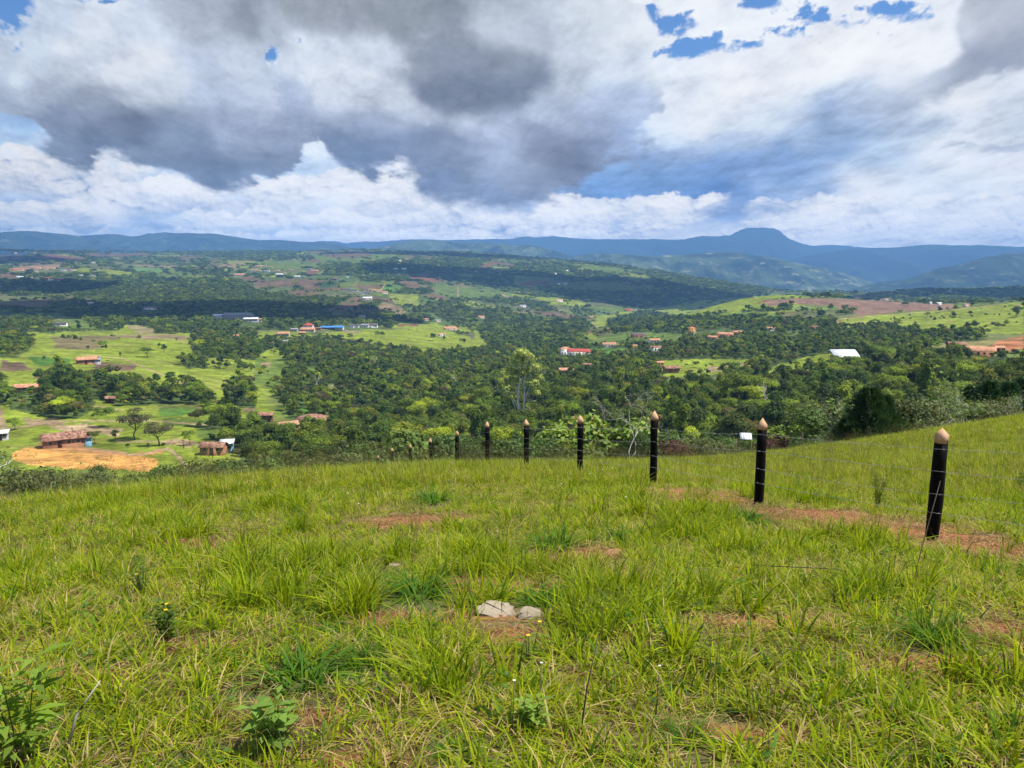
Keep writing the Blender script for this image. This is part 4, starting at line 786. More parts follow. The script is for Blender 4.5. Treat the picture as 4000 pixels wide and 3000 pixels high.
def house(px, py, wpx, ymin, label, name='farmhouse', cat='house', wall='white', roof='terra', kind='gable', D=.55, h=2.7, hr=.22, yaw=0.0, win=2, door=True, doorm='door', open_front=False, chimney=False, storeys=1, group=None, wing=None, lean=None, Y=None, dz=0.0):
    x, y, z = hit(px, py, ymin) if Y is None else (px_dir(px, py)[0] * Y, Y, 0.0)
    if Y is not None: z = float(height(x, y))
    fwd = y * CP - (z - CAMZ) * SP; W = wpx * fwd / F; Dm = max(3.0, W * D) if W > 5 else W * .8; h = h * storeys
    rr = max(.5, Dm * hr)
    e = empty(name, (x, y + Dm / 2 * .6, z + .25 + dz), math.atan2(-x, y) * .6 + yaw); tag(e, label, cat, group)
    SIGHT.append((x, y, W / 2 + 1, h)); CLEAR.append((x, y + Dm * .3, max(W, Dm) * .62 + 3.5))
    big = wpx >= 24
    if open_front:
        g = [box(-W / 2, W / 2, Dm / 2 - .2, Dm / 2, -3, h), box(-W / 2, -W / 2 + .2, -Dm / 2 + W * .2, Dm / 2 - .2, -3, h), box(W * .12, W / 2 - .02, -Dm / 2 + Dm * .35, Dm / 2 - .2, -3, h - .02)]
        part('wall', geo_mesh('wall', g, M[wall]), e)
        for sx in np.linspace(-.48, .48, 5 if W > 9 else 3): part('post', geo_mesh('post', [tube([(sx * W, -Dm / 2 + .1, -2), (sx * W, -Dm / 2 + .1, h)], .09, 6)], M['plank']), e)
    else:
        part('wall', geo_mesh('wall', [walls(W, Dm, h, rr if kind == 'gable' else 0, 3 + dz * 3)], M[wall]), e)
    rf = gable(W, Dm, h, rr) if kind == 'gable' else hip(W, Dm, h, rr) if kind == 'hip' else shed_roof(W, Dm, h, h + rr)
    ro = part('roof', geo_mesh('roof', [rf], M[roof]), e)
    if big and not open_front:
        n = win
        for s in range(storeys):
            zz = h / storeys * s
            for i in range(n + (1 if door and s == 0 else 0)):
                t = (i + .5) / (n + (1 if door and s == 0 else 0)) - .5; xx = t * W * .86
                if door and s == 0 and i == n // 2:
                    part('door', geo_mesh('door', [box(xx - .55, xx + .55, -Dm / 2 - .05, -Dm / 2 + .02, -.3, 2.1)], M[doorm]), e)
                else:
                    f = part('window', geo_mesh('window', [box(xx - .6, xx + .6, -Dm / 2 - .05, -Dm / 2 + .02, zz + 1.0, zz + 2.0)], M['frame']), e)
                    part('pane', geo_mesh('pane', [box(xx - .5, xx + .5, -Dm / 2 - .07, -Dm / 2 - .04, zz + 1.08, zz + 1.92)], M['glass']), f)
    if wing:   # (dx share, width share, roof, wall, lower)
        dx, ws, rm, wm, low = wing; W2 = W * ws; g = walls(W2, Dm * .8, h - low, 0); g[0][:, 0] += dx * W; g[0][:, 1] -= Dm * .12
        part('side_room', geo_mesh('side_room', [g], M[wm]), e); r2 = shed_roof(W2, Dm * .8, h - low, h - low + .5, .35); r2[0][:, 0] += dx * W; r2[0][:, 1] -= Dm * .12
        part('side_roof', geo_mesh('side_roof', [r2], M[rm]), e)
    if chimney: part('chimney', geo_mesh('chimney', [box(W * .3 - .4, W * .3 + .4, -.4, .4, 0, h + rr + 5)], M['greyw']), e)
    return e
CLEAR = []
H = house
# --- near the foot of the hill, left
H(238,1748,146,60,"long farmhouse with rusty orange tile roof and blue end wall above the orange ploughed field",wall='brick',roof='oldtile',D=.52,h=2.5,hr=.26,yaw=.25,win=3,wing=(.56,.16,'darkroof','bluew',.5))
H(830,1778,88,60,"low brown tiled farmhouse beside a blue and white metal lean-to",wall='brick',roof='oldtile',D=.6,h=2.3,hr=.25,yaw=-.2,win=2,lean=1)
H(884,1768,46,60,"small shed with bright white metal roof and blue wall behind the brown farmhouse",name='shed',cat='shed',wall='bluew',roof='metal',kind='shed',h=2.6,hr=.12,win=1)
H(332,1424,70,60,"small pink and brick house with orange roof alone in the bright left meadow",wall='brick',roof='terra',D=.6,h=2.6,yaw=.15,win=2,wing=(.55,.3,'greyroof','greyw',.4))
H(98,1534,84,60,"farmhouse of two joined orange tile roofs half hidden by dark trees at the left edge",wall='adobe',roof='terra',D=.5,h=2.3,yaw=-.1,wing=(.5,.35,'terra','adobe',.6))
H(430,1578,34,60,"tiny hut with red tile roof beside the pale track and dark trees",name='hut',cat='hut',wall='plank',roof='oldtile',h=2.1,win=0)
H(1030,1648,64,60,"dark wooden farmhouse with patched brown roof and blue door left of the carport roof",wall='plank',roof='oldtile',h=2.4,win=1)
H(985,1650,34,60,"small pinkish plank hut next to the patched brown roof",name='hut',cat='hut',wall='adobe',roof='darkroof',h=2.3,win=1)
H(1215,1668,118,60,"wide dark red tiled roof on open posts among the valley trees",name='open_barn',cat='barn',wall='plank',roof='oldtile',kind='hip',D=.7,h=2.5,hr=.22,open_front=True)
H(1115,1684,82,60,"low pale tan tile roof in front of the open post barn",name='barn',cat='barn',wall='adobe',roof='tanroof',D=.6,h=1.9,hr=.2,win=1,yaw=.4)
H(8,1722,34,60,"small white roofed shed cut by the left edge of the frame",name='shed',cat='shed',wall='greyw',roof='metal',kind='shed',h=2.2,hr=.1,win=1)
# --- valley centre and right
H(2208,1386,40,60,"white two-storey house with orange hip roof in the valley centre",wall='white',roof='terra',kind='hip',D=.8,storeys=2,win=2)
H(2262,1388,86,60,"long white building with bright red roofs beside the white two-storey house",name='country_house',wall='white',roof='redroof',D=.5,h=3.0,win=5,wing=(.4,.4,'redroof','white',.6),yaw=-.15)
H(2380,1356,52,60,"low grey stone house with two white gate pillars left of a red gable",wall='greyw',roof='tanroof',h=2.4,win=2)
H(2395,1352,18,60,"small bright red gable roof above the palms",wall='white',roof='redroof',h=2.6)
H(2556,1340,42,60,"white gabled house with a grey-blue roof patch on the green slope",wall='white',roof='terra',h=2.6,yaw=.3,win=2)
H(2562,1370,42,60,"white walled house with dark brown roof just below the white gabled house",wall='white',roof='oldtile',h=2.5,win=2)
H(2494,1318,56,60,"low dark roofed farmhouse with white posts behind the tall feathery tree",wall='brick',roof='darkroof',h=2.6,win=3)
H(2480,1361,17,60,"tiny orange roof between the trees above the central wood",wall='adobe',roof='terra',h=2.2)
H(2704,1303,28,60,"orange-yellow two-storey house with orange roof",wall='yellow',roof='orangeroof',kind='hip',D=.9,storeys=2,win=1)
H(2836,1318,58,60,"longest orange tiled roof of the stepped group on the green spur",name='country_house',wall='adobe',roof='terra',D=.5,h=2.6,win=4,wing=(-.45,.3,'terra','adobe',.6),yaw=-.25)
H(2786,1328,36,60,"lowest orange roof at the left end of the stepped group on the spur",wall='adobe',roof='terra',h=2.4,win=1,yaw=-.5)
H(2882,1308,34,60,"upper orange roof at the right end of the stepped group on the spur",wall='adobe',roof='terra',h=2.5,win=1,yaw=.1)
H(3012,1292,30,60,"terracotta roofed house with white wall at the foot of the grey field",wall='white',roof='terra',h=2.5,win=1)
H(3182,1288,24,60,"small dark red roofed house under the big spreading tree",wall='adobe',roof='oldtile',h=2.5,win=1)
H(2210,1460,54,60,"orange tile roof farmhouse with clay yard left of centre valley",wall='adobe',roof='terra',h=2.4,yaw=.2,win=2)
H(2292,1440,32,60,"half hidden brown house behind the pale green tree",wall='cream',roof='oldtile',h=2.3,win=1)
H(2580,1432,26,60,"small orange roofed store at the edge of the bright level field",name='shed',cat='shed',wall='brick',roof='terra',h=2.2,win=1)
H(2624,1458,58,60,"brown brick house with weathered dark roof at the corner of the bright level field",wall='brick',roof='oldtile',h=2.7,yaw=.35,win=1)
H(2276,1634,92,60,"large uneven orange tile roof near the tall pale trunked tree",wall='adobe',roof='terra',D=.8,h=2.4,hr=.24,yaw=-.3,win=2,Y=232,dz=1.6)
H(2518,1690,54,60,"house with bright red sheet roof seen just left of the third post",wall='adobe',roof='redroof',D=.7,h=2.4,hr=.24,yaw=-.5,win=1,Y=175,dz=3.0)
H(2085,1622,24,60,"faint orange roofed hut under the tall pale trunked tree",name='hut',cat='hut',wall='adobe',roof='terra',h=2.0,win=0)
H(3308,1412,92,60,"shed with bright white two-panel metal roof above brown earth",name='metal_shed',cat='shed',wall='brick',roof='metal',kind='shed',D=.75,h=2.3,hr=.30,yaw=.15,win=0,open_front=True)
H(3478,1388,24,60,"short piece of red tiled roof hidden in the trees right of the white shed",name='shed',cat='shed',wall='adobe',roof='terra',h=2.2,win=1)
H(3838,1396,96,60,"rambling old farmhouse with patchy orange tile roof on bare red slope",wall='adobe',roof='terra',D=.55,h=2.7,hr=.27,yaw=-.1,win=3,wing=(-.55,.3,'terra','plank',.5))
H(3905,1378,34,60,"small orange roofed outbuilding at the right end of the rambling farmhouse",name='shed',cat='shed',wall='plank',roof='terra',h=2.2,win=1,yaw=.3)
H(3740,1364,62,60,"dark open barn with old brown roof left of the rambling orange roofed farmhouse",name='open_barn',cat='barn',wall='plank',roof='oldtile',D=.6,h=2.5,open_front=True,yaw=.1)
H(2916,1700,28,60,"white roofed lean-to seen between the second and third posts",name='shed',cat='shed',wall='greyw',roof='metal',kind='shed',h=2.2,hr=.1,win=0,Y=150,dz=1.0)
# --- middle distance
H(1105,1314,46,200,"pinkish house with orange roof at the left end of the hamlet by the blue roof",wall='cream',roof='terra',h=2.8,win=2)
H(1202,1288,38,200,"white two-storey house with orange hip roof left of the blue roof",wall='white',roof='redroof',kind='hip',D=.9,storeys=2,win=2)
H(1200,1296,54,200,"low orange tiled wing in front of the white two-storey house",wall='cream',roof='terra',h=2.4,win=3)
H(1180,1308,28,200,"small reddish roof below the hamlet by the blue roof",wall='adobe',roof='terra',h=2.3,win=1)
H(1148,1296,26,200,"small grey roofed outhouse in the hamlet by the blue roof",wall='greyw',roof='greyroof',h=2.4,win=1)
H(1244,1290,20,200,"small brown hip roofed kiosk touching the blue roof",wall='adobe',roof='oldtile',kind='hip',h=2.6)
H(1296,1290,88,200,"long low building with bright blue sheet roof on white posts",name='open_barn',cat='barn',wall='white',roof='blueroof',D=.35,h=3.0,hr=.16,open_front=True)
H(1372,1280,20,200,"first white gabled stable right of the blue roof",name='stable',cat='barn',wall='white',roof='darkroof',h=2.6)
H(1392,1280,20,200,"second white gabled stable right of the blue roof",name='stable',cat='barn',wall='white',roof='darkroof',h=2.6)
H(1424,1278,30,200,"grey roofed white building beside the tall trees",wall='white',roof='greyroof',h=2.8,win=2)
H(1452,1280,44,200,"white house with dark roof at the right end of the hamlet by the blue roof",wall='white',roof='darkroof',h=3.2,win=3)
H(1114,1342,18,200,"pale little hut below the pink house by the dark wood",name='hut',cat='hut',wall='white',roof='greyroof',h=2.4)
H(1725,1316,28,200,"white cottage with orange roof standing alone on the green spur",wall='white',roof='terra',h=3.0,win=2)
H(1758,1290,48,200,"cluster house with several orange roofs on the spur above the white cottage",wall='cream',roof='terra',h=2.8,win=3,wing=(.45,.4,'terra','cream',.5))
H(1880,1244,26,200,"orange roofed house in the wooded gully right of the green spur",wall='cream',roof='terra',h=2.8,win=1)
H(1665,1254,18,200,"small red gabled house behind the green spur",wall='cream',roof='terra',h=2.8)
H(1710,1258,22,200,"grey roofed house partly hidden behind the green spur",wall='cream',roof='greyroof',h=2.8)
H(1415,1242,24,200,"small white hut in the trees below the village",name='hut',cat='hut',wall='white',roof='greyroof',h=2.8)
H(14,1258,26,200,"orange roofed white house at the left edge above the bright meadow",wall='white',roof='terra',h=2.8) if 0 else None
H(1010,1256,24,200,"orange roofed house by the dark wood right of the grey factory roofs",wall='cream',roof='terra',h=2.8)
H(922,1322,20,200,"small orange roof in the trees above the bright left meadow",wall='cream',roof='terra',h=2.8)
H(236,1274,40,200,"small white and black farm building in the left green hollow",name='farm_building',cat='building',wall='white',roof='darkroof',h=2.8,win=1)
H(925,1246,108,200,"long grey metal factory roof with a tall chimney in the dark wood",name='factory',cat='building',wall='greyw',roof='greyroof',D=.6,h=5.0,hr=.14,win=5,chimney=True,yaw=-.2)
H(862,1244,60,200,"low pale metal roof at the left end of the factory",name='warehouse',cat='building',wall='white',roof='metal',D=.6,h=4.0,hr=.12,win=3)
H(978,1258,54,200,"light metal roof in front of the factory chimney",name='warehouse',cat='building',wall='greyw',roof='metal',D=.6,h=4.0,hr=.12,win=2)
H(584,1210,44,200,"dark shed with white wall and thin chimney inside the dark wood",name='warehouse',cat='building',wall='white',roof='darkroof',D=.6,h=4.0,hr=.12,win=2,chimney=True)
H(353,1190,20,200,"tiny pale roof at the left edge of the dark wood",name='hut',cat='hut',wall='cream',roof='metal',h=3)
H(2042,1202,26,200,"white building with a slim white mast on the grey-green hillside",name='farm_building',cat='building',wall='white',roof='greyroof',h=3,win=2,chimney=True)
H(2184,1180,30,200,"white and orange house on the hillside below the dark forest slope",wall='white',roof='terra',h=3,win=2)
H(2456,1216,30,200,"reddish roofed farm on the crest where the bright green ridge begins",wall='adobe',roof='redroof',h=3,win=2)
H(2482,1214,14,200,"grey roofed annex beside the reddish farm on the ridge",wall='greyw',roof='greyroof',h=2.6)
H(2310,1244,18,200,"tiny orange roof in the wooded gully below the bright ridge",wall='adobe',roof='terra',h=3)
H(2370,1292,16,200,"tiny brown roof in the trees below the winding track",wall='adobe',roof='oldtile',h=3)
H(2208,1112,16,200,"tall pinkish house on the far pale green field",wall='cream',roof='terra',storeys=2,h=3)
H(2183,1113,12,200,"small white barn left of the tall pinkish house",name='barn',cat='barn',wall='white',roof='metal',h=3)
# --- far villages: each roof its own thing
VG = [(1350,1136,34,'white','darkroof',"flat white house at the left end of the hillside village"),(1382,1140,30,'white','darkroof',"white and dark roofed house second from left in the hillside village"),(1424,1140,28,'cream','darkroof',"dark gabled chapel-like house in the middle of the hillside village"),
 (1430,1150,32,'greyw','darkroof',"grey house below the dark gable in the hillside village"),(1434,1170,36,'white','metal',"lowest white house of the hillside village"),(1455,1138,22,'cream','terra',"tan roofed house above the dark gable in the hillside village"),
 (1476,1142,28,'cream','terra',"pinkish house right of centre in the hillside village"),(1500,1147,26,'white','terra',"last house on the right of the hillside village"),(1412,1152,16,'white','greyroof',"small pale house left of the grey one in the hillside village"),
 (1306,1094,30,'plank','darkroof',"dark open ruin with pale walls on the plateau above the village"),(1320,1096,14,'white','darkroof',"pale wall block beside the dark ruin on the plateau"),(1356,1088,10,'white','metal',"white speck of a hut right of the dark ruin"),
 (66,1058,38,'cream','orangeroof',"orange roofed long house at the left end of the ridge village"),(100,1059,22,'cream','orangeroof',"short orange roofed house next to the longest one on the ridge village"),(140,1050,30,'cream','terra',"orange roof higher up in the ridge village"),
 (136,1062,18,'cream','tanroof',"tan house under the higher orange roof of the ridge village"),(176,1054,20,'cream','terra',"small house left of the dark trees in the ridge village"),(200,1050,24,'cream','terra',"brownish roof behind the dark trees in the ridge village"),
 (244,1060,22,'white','greyroof',"white walled house at the right of the ridge village"),(262,1058,18,'greyw','darkroof',"dark roofed house at the right of the ridge village"),(284,1062,22,'white','tanroof',"last pale house of the ridge village"),
 (76,1086,22,'white','metal',"white house in the field below the ridge village"),(122,1088,10,'cream','terra',"tiny house right of the white one below the ridge village"),(182,1092,22,'cream','redroof',"dark red roof at the left of the lower farm row"),
 (196,1097,16,'white','metal',"white annex in front of the dark red roof"),(230,1097,32,'cream','redroof',"longer dark red roof at the right of the lower farm row"),(315,1080,14,'white','greyroof',"small pale house right of the ridge village trees"),(360,1084,20,'cream','greyroof',"grey roofed house left of the dark pine wood"),
 (934,1078,42,'white','terra',"long white building with brown roof right of the dark pine wood"),(990,1060,28,'white','tanroof',"white block at the left of the hilltop town"),(1008,1044,26,'cream','terra',"orange blocks at the upper left of the hilltop town"),(1030,1044,20,'cream','tanroof',"tan blocks at the top of the hilltop town"),
 (1040,1062,24,'white','greyroof',"grey roofed row in the lower hilltop town"),(1012,1062,18,'cream','terra',"reddish roof low in the hilltop town"),(1058,1046,14,'cream','terra',"small brown roof at the right of the hilltop town"),(1084,1064,18,'cream','terra',"pale long roof right of the hilltop town"),
 (1090,1076,26,'white','metal',"white house below the hilltop town"),(1134,1060,16,'cream','terra',"tan roof on the right arm of the hilltop town"),(1212,1056,14,'white','greyroof',"white tower-like house above the red cutting"),(1228,1062,28,'cream','terra',"orange roofed houses above the red cutting"),
 (1160,1084,22,'white','metal',"white roofed shed below the red cutting"),(1188,1086,12,'greyw','greyroof',"tiny grey shed below the red cutting"),(1110,1070,12,'cream','terra',"tiny house between town and white shed"),(60,990,10,'white','metal',"tiny white farm far left on the upper plateau"),(136,990,12,'cream','terra',"tiny farm on the upper left plateau"),
 (364,1030,12,'white','metal',"tiny white barn on the distant left field"),(462,1016,10,'white','metal',"tiny white dome-like shed on the distant green field"),(1146,1018,14,'white','greyroof',"tiny grey farm on the distant green hillside"),(1056,1017,12,'cream','terra',"tiny farm left of the distant grey one"),
 (1562,1020,12,'white','metal',"white farmhouse left of the distant dark copse"),(1590,1016,10,'cream','terra',"tiny farm by the distant dark copse"),(1578,1053,20,'white','metal',"long white sheds in the distant dark trees"),(1546,1054,16,'white','metal',"short white shed left of the long white sheds"),
 (1558,1074,12,'white','greyroof',"tiny white building in the terrace fields"),(1716,1086,10,'cream','terra',"tiny hut on the brown knoll"),(1860,1062,12,'cream','redroof',"tiny red farm by the red earth patch"),(2215,1060,10,'white','metal',"tiny white barn inside the distant wooded band"),
 (2170,1072,8,'white','metal',"white speck of a roof in the distant wood"),(2270,1030,14,'cream','darkroof',"farm in the clump of trees on the distant crest"),(3350,1167,24,'white','terra',"white farm under the tall skyline trees on the eroded ridge"),(3462,1174,18,'cream','terra',"low reddish farm right of the skyline trees"),
 (3670,1192,16,'white','metal',"bright white roof at the end of the eroded ridge"),(3636,1190,8,'white','metal',"white speck left of the bright white roof"),(3776,1200,20,'cream','terra',"orange roofed hut on the right green crest"),(3710,1140,12,'white','darkroof',"tiny dark farm on the wooded ridge at the far right")]
for a, b, w, wm, rm, lab in VG: H(a, b, w, 200, lab, wall=wm, roof=rm, h=3.0, win=1, door=False, kind='gable' if w > 12 else 'shed', hr=.2)
# ================================================================== single trees one can point at
def place_tree(name, px, py, meshes, label, cat='tree', Y=None, ymin=60, hpx=None, H0=7.0, rz=None, sink=.2, group=None, wscale=1.0, leafpart='crown'):
    if Y is None: x, y, z = hit(px, py, ymin)
    else: x = px_dir(px, py)[0] * Y; y = Y; z = float(height(x, y))
    s = 1.0; H0 = max(max((v.co.z for v in m_.vertices), default=0) for m_ in meshes if m_) if hpx else H0
    if hpx:
        t = px_dir(px, py)[1]; fwd = y * CP - (z - CAMZ) * SP; base = z if Y is None else CAMZ - t * y
        s = (hpx * fwd / F + (base - z)) / H0
    rz = random.uniform(0, 6.28) if rz is None else rz
    e = empty(name, (x, y, z - sink), rz, (s * wscale, s * wscale, s)); tag(e, label, cat, group)
    cm, tm = meshes
    if cm: part(leafpart, cm, e)
    if tm: part('trunk', tm, e)
    CLEAR.append((x, y, 3.2 * s)); return e
def branchy(seed, H, r0, levels=4, spread=.75, up=.35, k=5, col=(.4, .37, .33), n0=3, gnarl=.25):
    """bare branching tree; returns tube parts and the tips"""
    R = np.random.default_rng(seed); g = []; tips = []
    def grow(p, d, L, r, lv):
        pts = [p]; q = p.copy(); dd = d.copy()
        for i in range(4):
            dd = dd + R.normal(size=3) * gnarl; dd /= np.linalg.norm(dd); q = q + dd * L / 4; pts.append(q.copy())
        g.append(tube(pts, np.linspace(r, r * .55, 5), k if lv > 1 else 4, col))
        if lv == 0: tips.append(q); return
        for j in range(R.integers(2, 4) if lv < levels else n0):
            a = R.normal(size=3); a -= dd * (a @ dd); a /= np.linalg.norm(a)
            nd = dd * (1 - spread * .5) + a * spread + np.array((0, 0, up)); nd /= np.linalg.norm(nd)
            st = pts[-1] if j < 2 else pts[-2]
            grow(st.copy(), nd, L * R.uniform(.6, .82), r * .58, lv - 1)
    grow(np.array((0, 0, -.3)), np.array((0, 0, 1.0)), H * .34, r0, levels); return g, tips
def tip_leaves(tips, n, sp, size, base, seed):
    R = np.random.default_rng(seed); T = np.array(tips)[R.integers(0, len(tips), n)] + R.normal(size=(n, 3)) * sp * np.array((1, 1, .6))
    cols = np.array(base) * R.uniform(.7, 1.35, n)[:, None] * np.stack([R.uniform(.85, 1.3, n), np.ones(n), R.uniform(.8, 1.2, n)], -1)
    return leaves(T, np.tile((0, 0, 1.0), (n, 1)), size, cols, R=R)
def leafy(seed, H, r0, nleaf, sp, size, base, leafmat='leaf1', bark='pale', **kw):
    g, tips = branchy(seed, H, r0, **kw); v, f, c = tip_leaves(tips, nleaf, sp, size, base, seed + 5)
    top = max(t[2] for t in tips)
    return make_mesh('crown', v, f, M[leafmat], c, link=False), geo_mesh('trunk', g, M[bark]), top
# tall pale-trunked tree
def eucalypt():
    R = np.random.default_rng(41); lob = [(-1.2,0,22.5,2.6),(1.4,.5,23.6,2.8),(.2,-.8,25,2.3),(-3.6,.4,19.5,2.3),(3.8,0,20.5,2.5),(-2.0,1,17.0,1.9),(3.0,-.8,16.6,2.0),(5.2,.6,17.6,1.7),(-4.6,-.5,15.6,1.6),(.6,.6,19.4,2.2),(4.4,0,13.4,1.5),(-3.2,.4,12.6,1.3)]
    lp = []
    for (x, y, z, r) in lob:
        n = int(520 * r / 2); d = R.normal(size=(n, 3)); d /= np.linalg.norm(d, axis=1, keepdims=True); d[:, 2] = np.where(d[:, 2] < -.3, -d[:, 2], d[:, 2])
        q = (1 + .25 * np.sin(d[:, 0] * 6 + x) * np.cos(d[:, 1] * 5)) * R.uniform(.45, 1, n) ** .5
        P_ = np.array((x, y, z)) + d * (r * q)[:, None] * np.array((1, 1, .72)); c = np.array((.40, .46, .12)) * R.uniform(.65, 1.3, n)[:, None] * R.uniform(.85, 1.15); lp.append(leaves(P_, d, .34, c, R=R))
    V, Fc, C = [], [], []; n = 0
    for v, f, c in lp: V.append(v); Fc.append(f + n); C.append(c); n += len(v)
    cm = make_mesh('crown', np.concatenate(V), np.concatenate(Fc), M['leaf1'], np.concatenate(C), link=False)
    g = [tube([(-.5, 0, -1), (-.6, 0, 6), (-.9, 0, 12), (-.4, 0, 18), (-1.2, 0, 22)], [.42, .34, .28, .2, .06], 7), tube([(.6, 0, -1), (.5, 0, 5), (.9, 0, 11), (1.2, .3, 18), (1.4, .5, 23)], [.34, .30, .24, .18, .05], 7)]
    for (x, y, z, r) in lob[2:]: s0 = (-.8 if x < 0 else 1.0, 0, z - 5 - abs(x) * .4); g.append(tube([s0, ((x + s0[0]) * .5, y * .5, z - 2.2), (x, y, z)], [.17, .11, .03], 5))
    return cm, geo_mesh('trunk', g, M['pale'])
place_tree('eucalyptus_tree', 2035, 1630, eucalypt(), "tallest tree of the valley centre with forked pale trunk and clumped light green crown", Y=236, hpx=278, rz=.2)
_dm = geo_mesh('trunk', branchy(57, 6, .09, levels=3, spread=.35, up=.7, gnarl=.18, n0=2, col=(.6, .58, .54))[0], M['pale'])
for px, py, hp, Y, lab in [(1466,1450,62,560,"pale forked dead trunk rising from the central wood"),(2120,1480,40,480,"thin white trunk among the trees right of the tall pale tree"),(1790,1500,44,430,"slim bare trunk in the central wood left of the tall pale tree"),(2710,1300,34,800,"white forked trunk above the orange-yellow house"),(3020,1560,70,240,"bare pale stem above the yellow-green shrubs right of the third post"),(1240,1500,36,430,"thin pale trunk at the left end of the central wood")]:
    place_tree('dead_tree', px, py, (None, _dm), lab, Y=Y, hpx=hp)
# bare dead tree behind the fence
g_, tips_ = branchy(53, 6, .055, levels=5, spread=.60, up=.42, gnarl=.30, n0=2, col=(.5, .46, .42)); hz_ = max(t[2] for t in tips_)
place_tree('dead_tree', 2425, 1795, (None, geo_mesh('trunk', g_, M['dead'])), "bare twisted whitish dead tree between the fourth and fifth tall posts, behind the wire", Y=52, hpx=300, H0=hz_, rz=1.0)
# grey bare trees on the right crest
for i, (px, py, hp, sd, lab, ld) in enumerate([(3640,1648,225,61,"sprawling half bare grey tree on the right crest with one high crooked limb",700),(3775,1640,120,62,"low bare spreading tree on the right crest, second from the dark pine",420),
        (3985,1600,90,63,"bare pale branches at the right edge of the crest",260),(3190,1640,130,64,"pale twiggy tree among the shrubs left of the dark pine",500),(205,1885,100,66,"grey bare shrub among the scrub below the orange field",160)]):
    g_, tips_ = branchy(sd, 5, .055, levels=5, spread=.95, up=.14, gnarl=.3, n0=4, col=(.42, .40, .36)); v_, f_, c2_ = tip_leaves(tips_, ld, .35, .11, (.12, .19, .045), sd)
    place_tree('bare_tree', px, py, (make_mesh('crown', v_, f_, M['leaf1'], c2_, link=False), geo_mesh('trunk', g_, M['dead'])), lab, Y=48 if px > 1000 else 38, hpx=hp, H0=max(t[2] for t in tips_))
# dark pines on the right
def pine(seed, n=5200, wd=.30, col=(.030, .066, .022)):
    R = np.random.default_rng(seed); z = R.uniform(.02, 1, n) ** .85; rad = wd * (1 - z) ** .62 + .02; lay = np.floor(z * 11); an = lay * 2.4 + R.integers(0, 7, n) * .897 + R.normal(size=n) * .16
    rr = rad * np.sqrt(R.uniform(.08, 1, n)) * (1 + .30 * np.sin(an * 3 + lay) + .18 * np.sin(an * 7 + lay * 2.3)); P = np.stack([rr * np.cos(an), rr * np.sin(an), z - rr * .10], -1) * 6.0
    d = np.stack([np.cos(an), np.sin(an), np.full(n, .7)], -1); nn = R.normal(size=(n, 3)); nn /= np.linalg.norm(nn, axis=1, keepdims=True)
    b = np.cross(d, nn); b /= np.linalg.norm(b, axis=1, keepdims=True); s = R.uniform(.14, .34, n)[:, None]; d /= np.linalg.norm(d, axis=1, keepdims=True)
    V = np.stack([P - b * s * .16, P + b * s * .16, P + d * s * 1.5 + b * s * .02, P + d * s * 1.5 - b * s * .02], 1).reshape(-1, 3)
    cols = np.array(col) * R.uniform(.6, 1.6, n)[:, None]; return make_mesh('crown', V, np.arange(n * 4).reshape(-1, 4), M['leaf1'], np.repeat(cols, 4, 0), link=False), geo_mesh('trunk', [tube([(0, 0, -.5), (0, 0, 3), (0, 0, 5.9)], [.12, .07, .02])], M['bark'])
p1_, p2_ = pine(71, 9000, .40), pine(72, 5200, .30, (.03, .075, .022))
for px, py, hp, ws, mm, lab, Y in [(3385,1690,200,1.1,p1_,"very dark bushy pine on the grassy crest right of the shrubs",44),(3445,1672,150,1.0,p1_,"smaller dark pine leaning against the right side of the big dark pine",46),(3860,1590,120,1.0,p2_,"young green pine left of a pair near the brown cutting",58),
        (3935,1580,105,1.1,p2_,"young pine in the middle of the pines near the right edge",60),(3990,1585,125,1.2,p2_,"young pine at the right edge of the frame below the brown cutting",62),(3800,1560,70,1.1,p2_,"smallest young pine just below the brown cutting",66),(3325,1682,95,1.3,p1_,"low dark pine branch mass at the left foot of the big dark pine",45)]:
    place_tree('pine_tree', px, py, mm, lab, Y=Y, hpx=hp, H0=6.0, wscale=ws)
# near shrubs and small trees with finer leaves
def shrub(seed, rad, H, nl, nleaf, ls, base, flat=.7, lr=.45, mat='leaf1'):
    v, f, c, C, A = lobes_crown(seed, nl, rad, flat, H, nleaf, ls, base, lr, inner=.2)
    return make_mesh('crown', v, f, M[mat], c, link=False), geo_mesh('trunk', trunk_geo(seed, H, .06, C, A, n=6, k=5), M['bark'])
S1 = shrub(81, 1.9, 1.6, 9, 3600, .085, (.07, .13, .03)); S2 = shrub(82, 1.7, 1.4, 8, 2600, .095, (.11, .18, .04)); S3 = shrub(83, 2.3, 1.5, 12, 4200, .08, (.10, .13, .045), .45)
S4 = shrub(84, 1.5, 1.2, 8, 2200, .11, (.15, .225, .035)); S5 = shrub(85, 1.4, 1.1, 8, 2600, .07, (.075, .022, .028)); S6 = shrub(86, 2.0, 3.0, 10, 3600, .085, (.06, .11, .028), 1.0)
